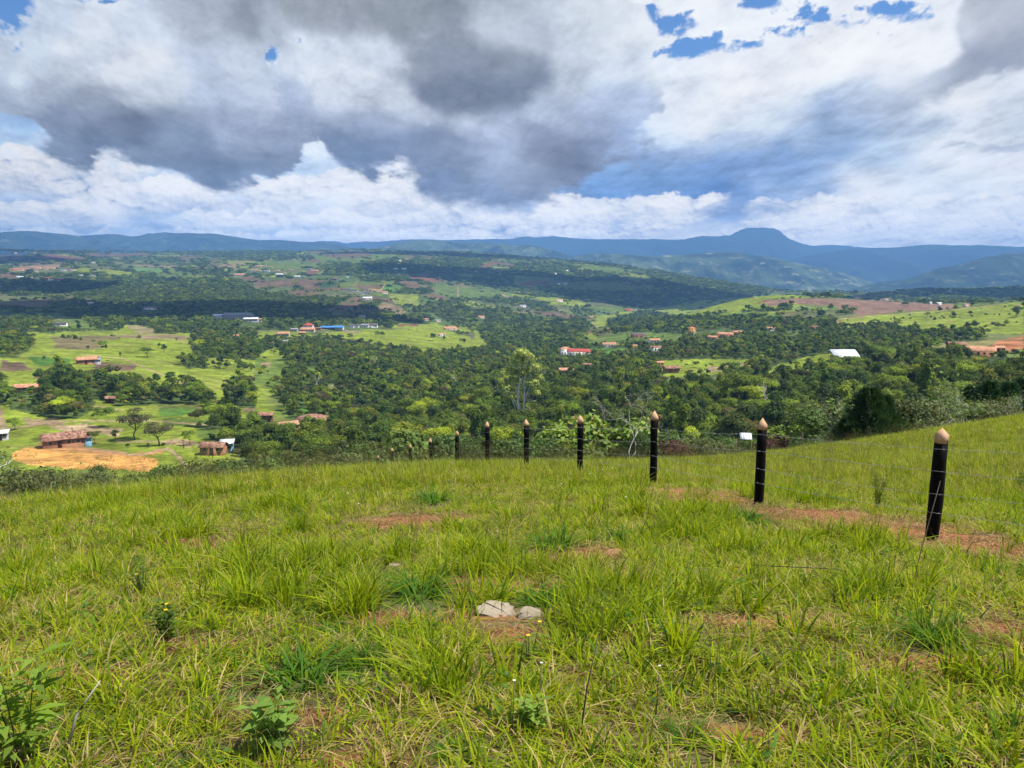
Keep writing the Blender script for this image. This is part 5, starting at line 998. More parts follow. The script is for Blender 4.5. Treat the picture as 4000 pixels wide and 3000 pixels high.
NEARS = [(60,1890,S3,85,34,"brownish green scrub at the left edge under the leaning branch"),(320,1885,S3,60,36,"low grey-brown scrub patch below the orange field"),(385,1868,S6,70,40,"narrow dark bush rising in front of the orange field"),(640,1862,S1,62,46,"rounded dark bush at the lower end of the stony track"),
    (700,1850,S2,50,52,"green bush just right of the stony track end"),(905,1835,S1,70,54,"dark shrub mass below the brown tiled farmhouse"),(1010,1830,S2,70,50,"mid green shrub on the crest right of the brown farmhouse"),(1130,1822,S6,80,56,"upright green shrub on the left part of the crest"),
    (1270,1812,S3,62,52,"low russet flat topped bush on the crest left of the far posts"),(1390,1806,S1,88,58,"dark round shrub behind the farthest fence posts"),(1480,1796,S3,90,64,"grey-russet spreading shrub behind the farthest fence posts"),(1620,1790,S2,130,60,"feathery green shrub behind the ninth fence post"),
    (1730,1790,S1,120,62,"dark shrub between two of the far posts"),(1840,1800,S6,110,60,"shaded shrub behind the sixth post"),(1975,1800,S1,118,60,"dark leafy shrub behind the wire left of the fifth post"),(2130,1795,S1,105,58,"deep green shrub between the fifth and fourth tall posts"),
    (2215,1780,S4,150,66,"yellow-green large leaved shrub left of the fourth post"),(2340,1775,S4,190,70,"biggest yellow-green shrub beside the dead tree"),(2440,1780,S4,165,68,"yellow-green shrub right of the dead tree"),(2500,1790,S6,120,66,"dark bush beneath the red sheet roof"),(2620,1775,S1,110,70,"green bush right of the third post"),
    (2690,1762,S5,62,66,"dark maroon leaved bush right of the third post"),(2745,1765,S3,70,68,"brown-green bush beside the maroon one"),(2830,1760,S1,80,72,"dark shrub left of the white lean-to"),(3015,1748,S5,74,62,"larger maroon bush right of the second post"),(3100,1726,S4,110,66,"pale fresh green spreading shrub behind the maroon bush"),
    (3170,1712,S1,150,60,"dark shrub left of the pale twiggy tree"),(3260,1700,S3,140,62,"grey-green shrub next to the dark pine"),(3560,1655,S3,120,58,"twiggy olive shrub right of the dark pines"),(3700,1640,S1,110,60,"green shrub under the spreading bare trees"),(3900,1610,S3,70,56,"low olive scrub on the crest near the right edge"),
    (470,1880,S2,42,42,"low green scrub between two bushes under the orange field"),(180,1868,S1,55,40,"dark low bush left of the grey bare shrub"),(810,1842,S3,60,50,"dull low shrub left of the brown tiled farmhouse")]
for px, py, mm, hp, Y, lab in NEARS: place_tree('shrub', px, py, mm, lab, cat='shrub', Y=Y, hpx=hp, H0=2.6 if mm is not S6 else 4.6)
c_, t_, h_ = leafy(91, 5, .07, 900, .32, .07, (.085, .15, .035), levels=4, spread=.8, up=.25, gnarl=.25)
place_tree('small_tree', 20, 1860, (c_, t_), "thin leafy tree branch reaching up at the left edge in front of the orange field", Y=30, hpx=185, H0=h_)
# meadow trees in the left valley
ol = tree_meshes('olive', 95, 12, 4.6, .75, 6.0, 3400, .20, (.105, .115, .05), .22, .36, leafmat='leaf1')
place_tree('feathery_tree', 528, 1722, ol, "big feathery olive-green tree standing by the pale track behind the orange field", hpx=130, H0=9.0, wscale=1.15)
place_tree('feathery_tree', 622, 1742, ol, "brownish spreading tree right beside the big feathery olive one", hpx=105, H0=9.0, wscale=1.35)
for px, py, hp, k, ws, lab in [(672,1508,60,1,1.2,"left half of the round dark tree pair in the meadow"),(712,1506,46,1,1.3,"right half of the round dark tree pair in the meadow"),(262,1470,48,3,1.3,"round dark tree at the top of the dark tree line"),(415,1368,24,3,.9,"single small tree in the bright left meadow"),
        (470,1394,20,3,.9,"tiny tree left of the meadow shrub clump"),(575,1396,42,0,1.5,"shrub clump with bamboo in the bright meadow"),(642,1376,34,3,1.2,"loose green tree right of the bamboo clump"),(715,1428,44,0,1.2,"left tree of the thin row below the dark wood"),(792,1424,36,0,1.1,"middle tree of the thin row below the dark wood"),
        (860,1440,32,3,1.3,"right tree of the thin row below the dark wood"),(345,1368,20,1,1.3,"dark bush by the brown scrub in the meadow"),(450,1726,50,1,1.0,"dark small tree left of the feathery one"),(370,1735,58,2,1.1,"fresh green tree beside the orange roofed farmhouse"),(742,1740,62,0,1.1,"small tree with thick stem left of the brown farmhouse"),
        (500,1750,22,1,1.1,"small round shrub in the garden above the ploughed field"),(580,1752,24,3,1.3,"dark clipped shrub right of the garden"),(640,1748,22,1,1.2,"second clipped shrub by the track fork"),(60,1680,50,0,1.2,"dull green tree left of the long farmhouse"),(1630,1390,40,5,1.0,"pale topped tree above the central wood"),
        (2452,1330,58,2,.75,"tall feathery tree before the dark roofed farmhouse"),(2668,1318,22,1,1.0,"dark tree right of the orange-yellow house"),(3225,1288,56,2,1.4,"big spreading tree at the foot of the bright right pasture"),(3970,1240,46,1,1.5,"dark tree at the right edge on the bright pasture"),(3065,1210,26,1,1.6,"dark tree clump in the olive field"),
        (3130,1208,14,3,1.3,"small bush in the olive field"),(3575,1270,16,3,1.4,"dark bush on the bright right pasture"),(3620,1242,24,0,1.1,"thin tree on the bright right pasture"),(3790,1232,18,3,2.0,"low bush heap on the bright right pasture"),(2910,1600,150,2,.85,"tall umbrella crowned tree behind the second post"),
        (2720,1560,110,4,1.2,"broad mid green tree right of the third post"),(2560,1600,95,0,1.0,"dark tree left of the third post top"),(2530,1590,40,5,.9,"small tree with orange blossom left of the third post"),(2200,1560,90,3,1.0,"clump crowned tree right of the tall pale trunk"),(2360,1452,60,1,1.1,"very dark round tree below the clay yard"),
        (2265,1540,60,5,1.1,"pale brown half bare tree by the uneven orange roof"),(3450,1440,90,2,1.2,"large dark umbrella tree right of the white metal shed"),(3290,1520,90,2,1.3,"dark umbrella tree below the white metal shed"),(3390,1400,60,3,1.6,"dense dark tree group left of the rambling farmhouse"),
        (3960,1400,40,1,1.4,"dark tree in front of the red cutting at the right edge"),(1440,1245,16,3,1.4,"tree clump above the hillside village"),(1620,1218,26,1,1.0,"left dark cypress-like tree at the end of the pale track"),(1638,1218,24,1,1.0,"right dark cypress-like tree at the end of the pale track"),
        (1515,1268,50,2,1.3,"tall tree group right of the hamlet by the blue roof"),(1690,1332,32,1,1.3,"dark tree left of the white cottage on the spur"),(1735,1330,20,3,1.5,"low dark tree right of the white cottage"),(1815,1342,18,3,1.2,"tree pair on the green spur"),
        (2270,1122,14,1,1.5,"round tree on the far pale green field"),(2368,1122,26,0,1.5,"dark tree clump crowning the far pale green field"),(2464,1126,12,1,1.0,"single small tree at the right of the far pale green field"),(3340,1168,36,4,.6,"tallest layered tree on the eroded skyline ridge"),(3365,1172,14,3,1.0,"small tree right of the tallest skyline tree"),
        (3412,1172,30,4,.6,"second layered tree on the eroded skyline ridge"),(3432,1174,18,3,.9,"third small tree of the skyline group"),(2425,1020,14,1,1.2,"lone dark tree on the distant sloping crest"),(3976,1128,16,1,1.2,"round tree on the wooded skyline at the far right"),(3828,1140,14,1,1.0,"small round tree on the wooded skyline"),
        (3700,1140,16,1,1.4,"dark tree left of the tiny dark farm on the wooded skyline"),(3675,1141,14,1,1.2,"leftmost round tree on the wooded skyline")]:
    place_tree('broadleaf_tree', px, py, BROAD[k], lab, hpx=hp, H0=8, wscale=ws)
# ------------------------------------------------------------------ the woods: the 300 that show largest as trees of their own, the rest as one mass
layers = woods(CLEAR)
lod, X, Y, Z, px, py, w = layers[0]; lod1 = layers[1]
inframe = (px > -60) & (px < 4060) & (py < 1960)
score = np.where(inframe, 1.0 / Y, 0); order = np.argsort(-score)
N_SOLO = 222
solo = order[:N_SOLO]; rest0 = order[N_SOLO:]
wood_spots = [(X[i], Y[i], Z[i]) for i in solo]
LB = [("dense green broadleaf tree in the valley wood below the crest", "trees of the near valley wood")]
for i in solo:
    k = int(rng.integers(0, 8)); s = float(rng.uniform(.5, 1.15)); e = empty('broadleaf_tree', (X[i], Y[i], Z[i] - .3), float(rng.uniform(0, 6.28)), (s, s, s * float(rng.uniform(.85, 1.2))))
    shp = ('rounded', 'dark billowing', 'broad flat-topped', 'tall egg-shaped', 'wide lumpy', 'low spreading', 'slim pale green', 'thin olive-brown')[k]
    side = ('near the left edge', 'below the orange field', 'left of the far posts', 'behind the sixth post', 'around the pale trunk', 'behind the third post', 'behind the second post', 'above the dark pines', 'near the right edge')[int(np.searchsorted([500, 1000, 1500, 1950, 2300, 2700, 3200, 3650], px[i]))]
    band = 'front rows' if Y[i] < 200 else 'middle rows' if Y[i] < 235 else 'back rows'
    tag(e, "%s tree, %s of the valley wood %s" % (shp, band, side), 'tree', 'trees of the near valley wood')
    part('crown', BROAD[k][0], e); part('trunk', BROAD[k][1], e)
def rs(n, lo, hi, zl=.85, zh=1.2):
    s = rng.uniform(lo, hi, n); return np.stack([s, s, s * rng.uniform(zl, zh, n)], -1)
def rz_(n, tilt=0.0): return np.stack([rng.normal(size=n) * tilt, rng.normal(size=n) * tilt, rng.uniform(0, 6.283, n)], -1)
P, S_, I = [], [], []
def addl(X, Y, Z, lo, hi, i0, ni, sink=.3):
    P.append(np.stack([X, Y, Z - sink], -1)); S_.append(rs(len(X), lo, hi)); I.append(i0 + rng.integers(0, ni, len(X)))
nb_, nm_, nf_, nv_ = len(BROAD), len(MIDM), len(FARM), len(VFARM)
addl(X[rest0], Y[rest0], Z[rest0], .62, 1.08, 0, nb_)
_, X1, Y1, Z1, px1, py1, w1 = layers[1]; nr = Y1 < 470; addl(X1[nr], Y1[nr], Z1[nr], .45, 1.05, nb_, nm_, .6); nr = ~nr; addl(X1[nr], Y1[nr], Z1[nr], .36, .90, nb_, nm_, .6)
# undergrowth filling the gaps of the near and middle woods
for Y0, Y1_, sp in ((120, 340, 4.2), (340, 900, 5.5)):
    gx, gy = jgrid(Y0, Y1_, sp); gz = height(gx, gy); a, b = project(gx, gy, gz); _, ww = cover(a, b, gx, gy); kk = (rng.uniform(size=len(gx)) < np.clip(ww * 1.1, 0, .95)) & clear_of(gx, gy, CLEAR[:95])
    addl(gx[kk], gy[kk], gz[kk], .28, .55, nb_, nm_, .5)
_, X2, Y2, Z2, *_ = layers[2]; addl(X2, Y2, Z2, .42, .92, nb_ + nm_, nf_, 1.0)
_, X3, Y3, Z3, *_ = layers[3]; addl(X3, Y3, Z3, .55, 1.05, nb_ + nm_ + nf_, nv_, 1.5)
P, S_, I = np.concatenate(P), np.concatenate(S_), np.concatenate(I)
print('woodland instances', len(P), 'solo', len(solo), 't', time.time() - T0)
scatter('woodland', P, rz_(len(P)), S_, I, [b[0] for b in BROAD] + MIDM + FARM + VFARM, "continuous dark green woods, hedges and thickets covering the valley sides", 'woodland')
# ================================================================== fence
def post_meshes(seed, Hh, r):
    R = np.random.default_rng(seed); k = 6; V = []; an = np.arange(k) * 2 * math.pi / k + .39
    rad = r * (1 + R.uniform(-.06, .06, k)) * np.array([1, 1.04] * 3)
    tipz = Hh; col0 = Hh - r * 2.5; sh = Hh - r * (1.7 if seed % 3 else 1.35)
    lv = [-.5, 0, Hh * .35, Hh * .7, col0]; off = R.normal(size=(5, 2)) * .004
    V = []
    for i, z in enumerate(lv):
        rr = rad * (1.0 + .05 * math.sin(i * 1.7 + seed)) * (.93 if i < 2 else 1.0); V.append(np.stack([rr * np.cos(an) + off[i, 0], rr * np.sin(an) + off[i, 1], np.full(k, z)], -1))
    f = [tuple(q) for q in grid_faces(5, k, True)] + [tuple(range(k))[::-1], tuple(4 * k + i for i in range(k))]
    shaft = (np.concatenate(V), f, (0, 0, 0))
    a = np.stack([rad * 1.0 * np.cos(an) + off[4, 0], rad * 1.0 * np.sin(an) + off[4, 1], np.full(k, col0 + .0015)], -1); b = a.copy(); b[:, 2] = sh + R.uniform(-.018, .018, k); b[:, :2] *= .99
    ap = np.array([[R.normal() * .008, R.normal() * .008, tipz]])
    tf = [tuple(q) for q in grid_faces(2, k, True)] + [(k + i, k + (i + 1) % k, 2 * k) for i in range(k)] + [tuple(range(k))[::-1]]
    tip = (np.concatenate([a, b, ap]), tf, (0, 0, 0)); return geo_mesh('shaft', [shaft], M['black']), geo_mesh('tip', [tip], M['wood'])
POSTS = [(3680,1670,8.0,"nearest and thickest black fence post at the right with pointed bare wood tip"),(2981,1631,10.56,"second black fence post from the right with sharp pale tip"),(2559,1602,13.12,"third black fence post from the right, tall with blunt rounded wood tip"),
    (2268,1622,15.68,"fourth black fence post from the right, in front of the yellow-green shrub"),(2056,1636,18.24,"fifth black fence post from the right, beside the light green thicket"),(1903,1645,20.8,"sixth black fence post from the right, against dense dark shrubs"),
    (1785,1681,23.36,"seventh black fence post from the right, half sunk in the grass"),(1681,1710,25.9,"eighth fence post from the right, only its upper half above the grass"),(1602,1734,28.5,"ninth fence post from the right, a short stub above the grass"),
    (1531,1748,31.0,"tenth fence post from the right, just its pale tip over the grass"),(1476,1776,33.6,"farthest fence post, a faint tip at the crest of the grass")]
x0_, y0_ = px_dir(3680, 1670)[0] * 8.0, 8.0
TOPS = []
def add_post(x, y, ztip, zg, r, lab, seed, name='fence_post'):
    e = empty(name, (x, y, zg), random.uniform(0, 1.5)); e.rotation_euler[0] = random.uniform(-.006, .006); e.rotation_euler[1] = random.uniform(-.006, .006)
    tag(e, lab, 'fence post', 'black posts of the wire fence'); a, b = post_meshes(seed, ztip - zg, r); part('shaft', a, e); part('tip', b, e)
ex_, ey_ = (POSTS[1][0], POSTS[1][1]); dx_ = px_dir(ex_, ey_)[0] * 10.56 - x0_
post_list = []
zt0 = CAMZ - px_dir(3680, 1670)[1] * 8
post_list.append((x0_ - dx_, 8 - 2.56, zt0 + .25, "black fence post of the same fence just outside the right edge"))
for a, b, Yp, lab in POSTS: q, t = px_dir(a, b); post_list.append((q * Yp, Yp, CAMZ - t * Yp, lab))
for i, (x, y, zt, lab) in enumerate(post_list):
    zg = float(height(x, y)); zt = max(zt, zg + .95); post_list[i] = (x, y, zt, zg)
    if i == 0: zt = zg + 1.2; post_list[0] = (x, y, zt, zg)
    add_post(x, y, zt, zg, .067 if i < 4 else .066, lab, 500 + i)
for s, (fr, nm) in enumerate([(.84, 'topmost'), (.645, 'second from top'), (.44, 'third from top'), (.27, 'lowest')]):
    g = []; bar = []; R = np.random.default_rng(600 + s)
    pts = []
    for i in range(len(post_list) - 1):
        a = post_list[i]; b = post_list[i + 1]; n = 10
        pa = np.array((a[0] - .085, a[1] - .03, a[3] + (a[2] - a[3]) * 0 + 1.22 * fr)); pb = np.array((b[0] - .085, b[1] - .03, b[3] + 1.22 * fr)); sag = R.uniform(.01, .035)
        for k in range(n): t = k / n; p = pa * (1 - t) + pb * t; p[2] -= sag * 4 * t * (1 - t); pts.append(p)
    pts.append(pb); pts = np.array(pts)
    w = tag(make_mesh('barbed_wire', *(lambda q: (q[0], q[1]))(tube(pts, .0017, 4)), M['wire']), {'topmost': "topmost barbed strand of the wire fence, just under the bare post tips", 'second from top': "second barbed strand from the top of the wire fence", 'third from top': "third barbed strand from the top of the wire fence", 'lowest': "lowest barbed strand of the wire fence, sunk in the grass"}[nm], 'barbed wire', 'barbed strands of the fence')
    V = []; Fc = []; n0 = 0
    seg = np.linalg.norm(np.diff(pts, axis=0), axis=1); cum = np.concatenate([[0], np.cumsum(seg)])
    for d in np.arange(.1, min(cum[-1], 14), .13):
        p = np.array([np.interp(d, cum, pts[:, j]) for j in range(3)])
        for q in range(4):
            v = R.normal(size=3); v /= np.linalg.norm(v); v2, f2, _ = tube([p - v * .002, p + v * .017], [.0022, .0008], 3); V.append(v2); Fc += [tuple(i + n0 for i in ff) for ff in f2]; n0 += len(v2)
    make_mesh('barbs', np.concatenate(V), Fc, M['wire'], parent=w)
for px, py, hp, Y, lab in [(3134,1728,42,40,"small weathered stake on the far side of the pasture, right of the second post"),(2874,1760,46,48,"crooked pale forked stake left of the second post"),(2935,1745,26,50,"short dark stake close to the second post"),(2825,1765,26,50,"short stake left of the crooked forked one")]:
    u, t = px_dir(px, py); z = float(height(u * Y, Y)); h = hp * Y / F + max(0, CAMZ - t * Y - z); e = geo_mesh('fence_stake', [tube([(0, 0, -.2), (.02, 0, h * .5), (-.02, .01, h)], [.05, .045, .035], 6)], M['bark'])
    o = bpy.data.objects.new('fence_stake', e); COL.objects.link(o); o.location = (u * Y, Y, z); tag(o, lab, 'stake')
# poles in the valley
for px, py, hp, lab in [(285,1712,42,"dark upright pole behind the orange roofed long farmhouse"),(717,1752,38,"thin utility pole left of the brown tiled farmhouse"),(2703,1430,22,"thin pole on the bright level field"),(3237,1400,28,"thin pole left of the white metal shed"),(2302,1612,20,"short chimney-like pole above the uneven orange roof"),(43,1292,18,"thin pole in the trees at the left edge"),(3515,1370,24,"pole between the dark trees left of the rambling farmhouse")]:
    x, y, z = hit(px, py, 60); h = hp * y / F * 1.03; o = bpy.data.objects.new('utility_pole', geo_mesh('utility_pole', [tube([(0, 0, -1), (0, 0, h)], [.14, .10], 6), box(-.5, .5, -.06, .06, h - .5, h - .38)], M['bark'])); COL.objects.link(o); o.location = (x, y, z); tag(o, lab, 'utility pole')
# cattle on the meadows
def cow_mesh(mat):
    g = [tube([(-.95, 0, 1.0), (-.7, 0, 1.08), (0, 0, 1.02), (.6, 0, 1.08), (.95, 0, 1.22), (1.25, 0, 1.28), (1.6, 0, 1.1)], [.18, .36, .40, .35, .22, .17, .09], 8)]
    for x in (-.7, .55):
        for yy in (-.18, .18): g.append(tube([(x, yy, .9), (x + .04, yy, .5), (x - .02, yy, -.05)], [.13, .07, .05], 5))
    g.append(tube([(-.98, 0, 1.2), (-1.08, 0, .8), (-1.06, 0, .5)], [.04, .025, .04], 4)); g.append(tube([(1.28, -.2, 1.4), (1.28, .2, 1.4)], [.03, .03], 4)); return geo_mesh('cow', g, M[mat])
for px, py, mt, rz, lab in [(770,1636,'cow',.4,"dark cow on the grass below the pale track"),(838,1625,'cow2',2.5,"pale cow near the small plank hut"),(1595,1292,'cow',1.0,"black cow on the green spur near the top"),(1628,1290,'cow',2.0,"second black cow on the green spur"),(1482,1310,'cow2',.3,"white cow in the middle of the green spur")]:
    x, y, z = hit(px, py, 60); o = bpy.data.objects.new('cow', cow_mesh(mt)); COL.objects.link(o); o.location = (x, y, z); o.rotation_euler[2] = rz; tag(o, lab, 'cow'); 
# ================================================================== grass
GREEN, FRESH, DEEP, YEL, STRAW, BROWN = map(np.array, ((.20, .29, .008), (.36, .435, .012), (.095, .205, .014), (.48, .44, .03), (.60, .46, .21), (.25, .14, .065)))
def blades(n, spread, h, lean, w, mix, seed, droop=.35, flat=False, seg=3):
    """n blades; mix = [(colour, share)]"""
    R = np.random.default_rng(seed); an = R.uniform(0, 6.283, n); r = spread * np.sqrt(R.uniform(0, 1, n)); bx, by = r * np.cos(an), r * np.sin(an)
    H_ = R.uniform(h[0], h[1], n) * R.uniform(.7, 1.1, n); da = an + R.normal(size=n) * .9; ln = np.abs(R.normal(size=n)) * lean + lean * .25
    W = R.uniform(w[0], w[1], n); wa = da + math.pi / 2 + R.normal(size=n) * .5
    P = []; lv = np.linspace(0, 1, seg + 1)
    for t in lv:
        out = ln * (t * .5 + t * t * .9) * H_; z = H_ * (t - droop * ln * t * t * 1.2) if not flat else H_ * .12 * np.sin(t * 3) + .012
        if flat: out = H_ * t
        c = np.stack([bx + out * np.cos(da), by + out * np.sin(da), np.maximum(z, .004 if t else -.02)], -1); ww = (W * (1 - t ** 2.2) * .5)[:, None]; d = np.stack([np.cos(wa), np.sin(wa), np.zeros(n)], -1)
        P.append(c if t == 1 else (c - d * ww, c + d * ww))
    V = []
    for q in P[:-1]: V += [q[0], q[1]]
    V.append(P[-1]); V = np.stack(V, 1); nv = V.shape[1]; base = np.arange(n)[:, None] * nv
    F4 = [np.concatenate([base + 2 * i, base + 2 * i + 1, base + 2 * i + 3, base + 2 * i + 2], 1) for i in range(seg - 1)]
    faces = [tuple(x) for f in F4 for x in f] + [tuple(x) for x in np.concatenate([base + 2 * (seg - 1), base + 2 * (seg - 1) + 1, base + 2 * seg], 1)]
    sh = np.array([m[1] for m in mix], float); k = R.choice(len(mix), n, p=sh / sh.sum()); C = np.array([m[0] for m in mix])[k] * R.uniform(.75, 1.25, n)[:, None]
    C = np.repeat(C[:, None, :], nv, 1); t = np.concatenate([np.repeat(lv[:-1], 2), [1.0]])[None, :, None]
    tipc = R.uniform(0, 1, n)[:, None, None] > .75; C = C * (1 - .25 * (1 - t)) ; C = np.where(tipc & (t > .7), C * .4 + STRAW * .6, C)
    return V.reshape(-1, 3), faces, C.reshape(-1, 3)
def stems(n, spread, h, seed, col=(.30, .30, .12)):
    """thin flowering stalks with split seed heads"""
    R = np.random.default_rng(seed); g = []
    for i in range(n):
        a = R.uniform(0, 6.283); x, y = R.normal(size=2) * spread; H_ = R.uniform(*h); l = R.uniform(.05, .28); p = [np.array((x, y, 0)), np.array((x + l * .4 * math.cos(a) * H_, y + l * .4 * math.sin(a) * H_, H_ * .55)), np.array((x + l * math.cos(a) * H_, y + l * math.sin(a) * H_, H_))]
        g.append(tube(p, [.0016, .0013, .001], 3, np.array(col) * R.uniform(.7, 1.2)))
        for q in range(R.integers(2, 4)):
            b = R.uniform(0, 6.283); d = np.array((math.cos(b) * .8, math.sin(b) * .8, R.uniform(.1, .9))); d /= np.linalg.norm(d); s = p[2] - np.array((0, 0, q * .02)); g.append(tube([s, s + d * R.uniform(.04, .08), s + d * R.uniform(.07, .12) + (0, 0, -.02)], [.0018, .0022, .0008], 3, np.array(col) * R.uniform(.6, 1.1)))
    return cat_geo(g)
def gm(parts): v, f, c = cat_geo(parts); return make_mesh('g', v, f, M['grass'], c, link=False)
def merge(*ps): return [(p[0], p[1], p[2]) for p in ps]
def cat2(ps):
    V, Fc, C = [], [], []; n = 0
    for v, f, c in ps: V.append(v); C.append(c); Fc += [tuple(i + n for i in q) for q in f]; n += len(v)
    return make_mesh('g', np.concatenate(V), Fc, M['grass'], np.concatenate(C), link=False)
mixG = [(GREEN, 5), (FRESH, 4), (DEEP, 1.6), (YEL, .6), (STRAW, .6)]; mixD = [(STRAW, 3.5), (YEL, 2), (BROWN, 2.5), (GREEN, 3)]; mixL = [(STRAW, 4), (BROWN, 5)]; mixY = [(FRESH, 5), (YEL, 2), (GREEN, 3), (STRAW, 1)]
NV = []
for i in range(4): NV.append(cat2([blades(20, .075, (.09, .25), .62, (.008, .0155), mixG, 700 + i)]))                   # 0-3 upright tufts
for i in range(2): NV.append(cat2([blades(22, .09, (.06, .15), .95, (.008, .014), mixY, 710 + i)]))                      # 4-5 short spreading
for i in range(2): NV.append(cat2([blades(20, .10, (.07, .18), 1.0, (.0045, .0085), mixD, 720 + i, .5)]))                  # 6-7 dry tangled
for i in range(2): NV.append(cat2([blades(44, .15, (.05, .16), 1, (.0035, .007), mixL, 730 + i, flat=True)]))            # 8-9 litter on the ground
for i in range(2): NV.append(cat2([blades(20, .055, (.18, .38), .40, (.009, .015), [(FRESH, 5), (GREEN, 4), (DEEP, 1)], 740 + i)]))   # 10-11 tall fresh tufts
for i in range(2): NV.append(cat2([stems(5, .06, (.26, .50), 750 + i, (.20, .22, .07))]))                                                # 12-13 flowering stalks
R_ = np.random.default_rng(5)
for i in range(2):                                                                                                       # 14-15 small broad-leaved weeds
    n = 16; a = R_.uniform(0, 6.283, n); z = R_.uniform(.03, .16, n); P_ = np.stack([.05 * np.cos(a), .05 * np.sin(a), z], -1); v, f, c = leaves(P_, np.stack([np.cos(a), np.sin(a), np.full(n, 1.2)], -1), .022, np.tile(np.array((.12, .22, .04)), (n, 1)) * R_.uniform(.7, 1.3, n)[:, None], R=R_)
    NV.append(cat2([(v, [tuple(q) for q in f], c)]))
# coarser tufts for the slope farther out
FV = []
for i in range(4): FV.append(cat2([blades(34, .16, (.18, .42), .45, (.010, .018), mixG, 800 + i, seg=2)]))
for i in range(2): FV.append(cat2([blades(34, .18, (.12, .28), .8, (.009, .015), mixY, 810 + i, seg=2)]))
for i in range(2): FV.append(cat2([blades(26, .18, (.12, .32), .8, (.007, .012), mixD, 820 + i, seg=2)]))
for i in range(2): FV.append(cat2([stems(7, .16, (.45, .8), 830 + i, (.22, .21, .09))]))
def spots(Y0, Y1, dens, umax=.92, extra=3.6, umin=None):
    Xm = umax * Y1 + extra; n = int(2 * Xm * (Y1 - Y0) * dens); X = rng.uniform(-Xm, Xm, n); Y = rng.uniform(Y0, Y1, n); k = np.abs(X) < umax * Y + extra
    if umin is not None: k &= X / np.maximum(Y, .1) > umin
    return X[k], Y[k]
def lay(bands, nm, pick, label):
    P, S_, I, Rr = [], [], [], []
    for (Y0, Y1, dens, kw) in bands:
        X, Y = spots(Y0, Y1, dens, **kw); b = near_bare(X, Y) + .16 * fbm(X / .35, Y / .35, 21, 3); b = np.where(Y > 2.3, b, b)
        clump = fbm(X / .9, Y / .9, 33, 4); big = fbm(X / 3.2, Y / 3.2, 37, 3)
        idx, s, ok = pick(X, Y, b, clump, big)
        X, Y, idx, s = X[ok], Y[ok], idx[ok], s[ok]; Z = height(X, Y) - .008
        P.append(np.stack([X, Y, Z], -1)); S_.append(np.stack([s * rng.uniform(.85, 1.15, len(s)), s * rng.uniform(.85, 1.15, len(s)), s * rng.uniform(.8, 1.2, len(s))], -1)); I.append(idx); Rr.append(rz_(len(X), .10))
    P, S_, I, Rr = map(np.concatenate, (P, S_, I, Rr)); print(nm, len(P)); return scatter(nm, P, Rr, S_, I, VARS[nm], label, 'grass')
VARS = {'grass': NV, 'tall_grass': FV}
def pick_near(X, Y, b, cl, big):
    n = len(X); r = rng.uniform(size=n); q = cl * .5 + big * .35
    idx = rng.integers(0, 4, n); idx = np.where(r < .26, rng.integers(4, 6, n), idx)
    idx = np.where((r > .58) & (q < .18), rng.integers(6, 8, n), idx); idx = np.where((r > .80) & (q < .3), rng.integers(8, 10, n), idx)
    idx = np.where((q > .22) & (r > .66), rng.integers(10, 12, n), idx); idx = np.where((r > .285) & (r < .293), rng.integers(12, 14, n), idx); idx = np.where((r > .30) & (r < .33), rng.integers(14, 16, n), idx)
    bare = b > .42; idx = np.where(bare & (r < .7), rng.integers(8, 10, n), idx); ok = ~(bare & (rng.uniform(size=n) > np.where(idx >= 8, .8, .16)))
    ok &= ~((b > .8) & (rng.uniform(size=n) > .3))
    s = np.clip(.92 + .42 * q - .35 * np.clip(b, 0, 1), .4, 1.5); s = np.where((idx == 8) | (idx == 9), .9, s)
    for rx, ry, rr in ROCKP: ok &= ~((np.abs(X - rx) < rr * 1.1) & (Y > ry - rr - .55) & (Y < ry + rr) & ((idx < 8) | (idx > 9) | (Y > ry - rr)))
    for rx, ry, rr in TUSP: ok &= ~((X - rx) ** 2 + ((Y - ry + rr * .4) / 1.3) ** 2 < rr * rr) | (idx == 8)
    return idx, s, ok
def pick_far(X, Y, b, cl, big):
    n = len(X); r = rng.uniform(size=n); q = cl * .45 + big * .4
    idx = rng.integers(0, 4, n); idx = np.where(r < .25, rng.integers(4, 6, n), idx); idx = np.where((r > .84) & (q < .2), rng.integers(6, 8, n), idx); idx = np.where((r > .30) & (r < .36), rng.integers(8, 10, n), idx)
    left = sstep(.05, -.35, X / Y); crest = sstep(12, 17, Y)
    s = np.clip(.78 + .26 * q - .5 * np.clip(b, 0, 1), .3, 1.35) * (1 + .25 * left); ok = ~((b > .4) & (rng.uniform(size=n) > .12)); return idx, s, ok
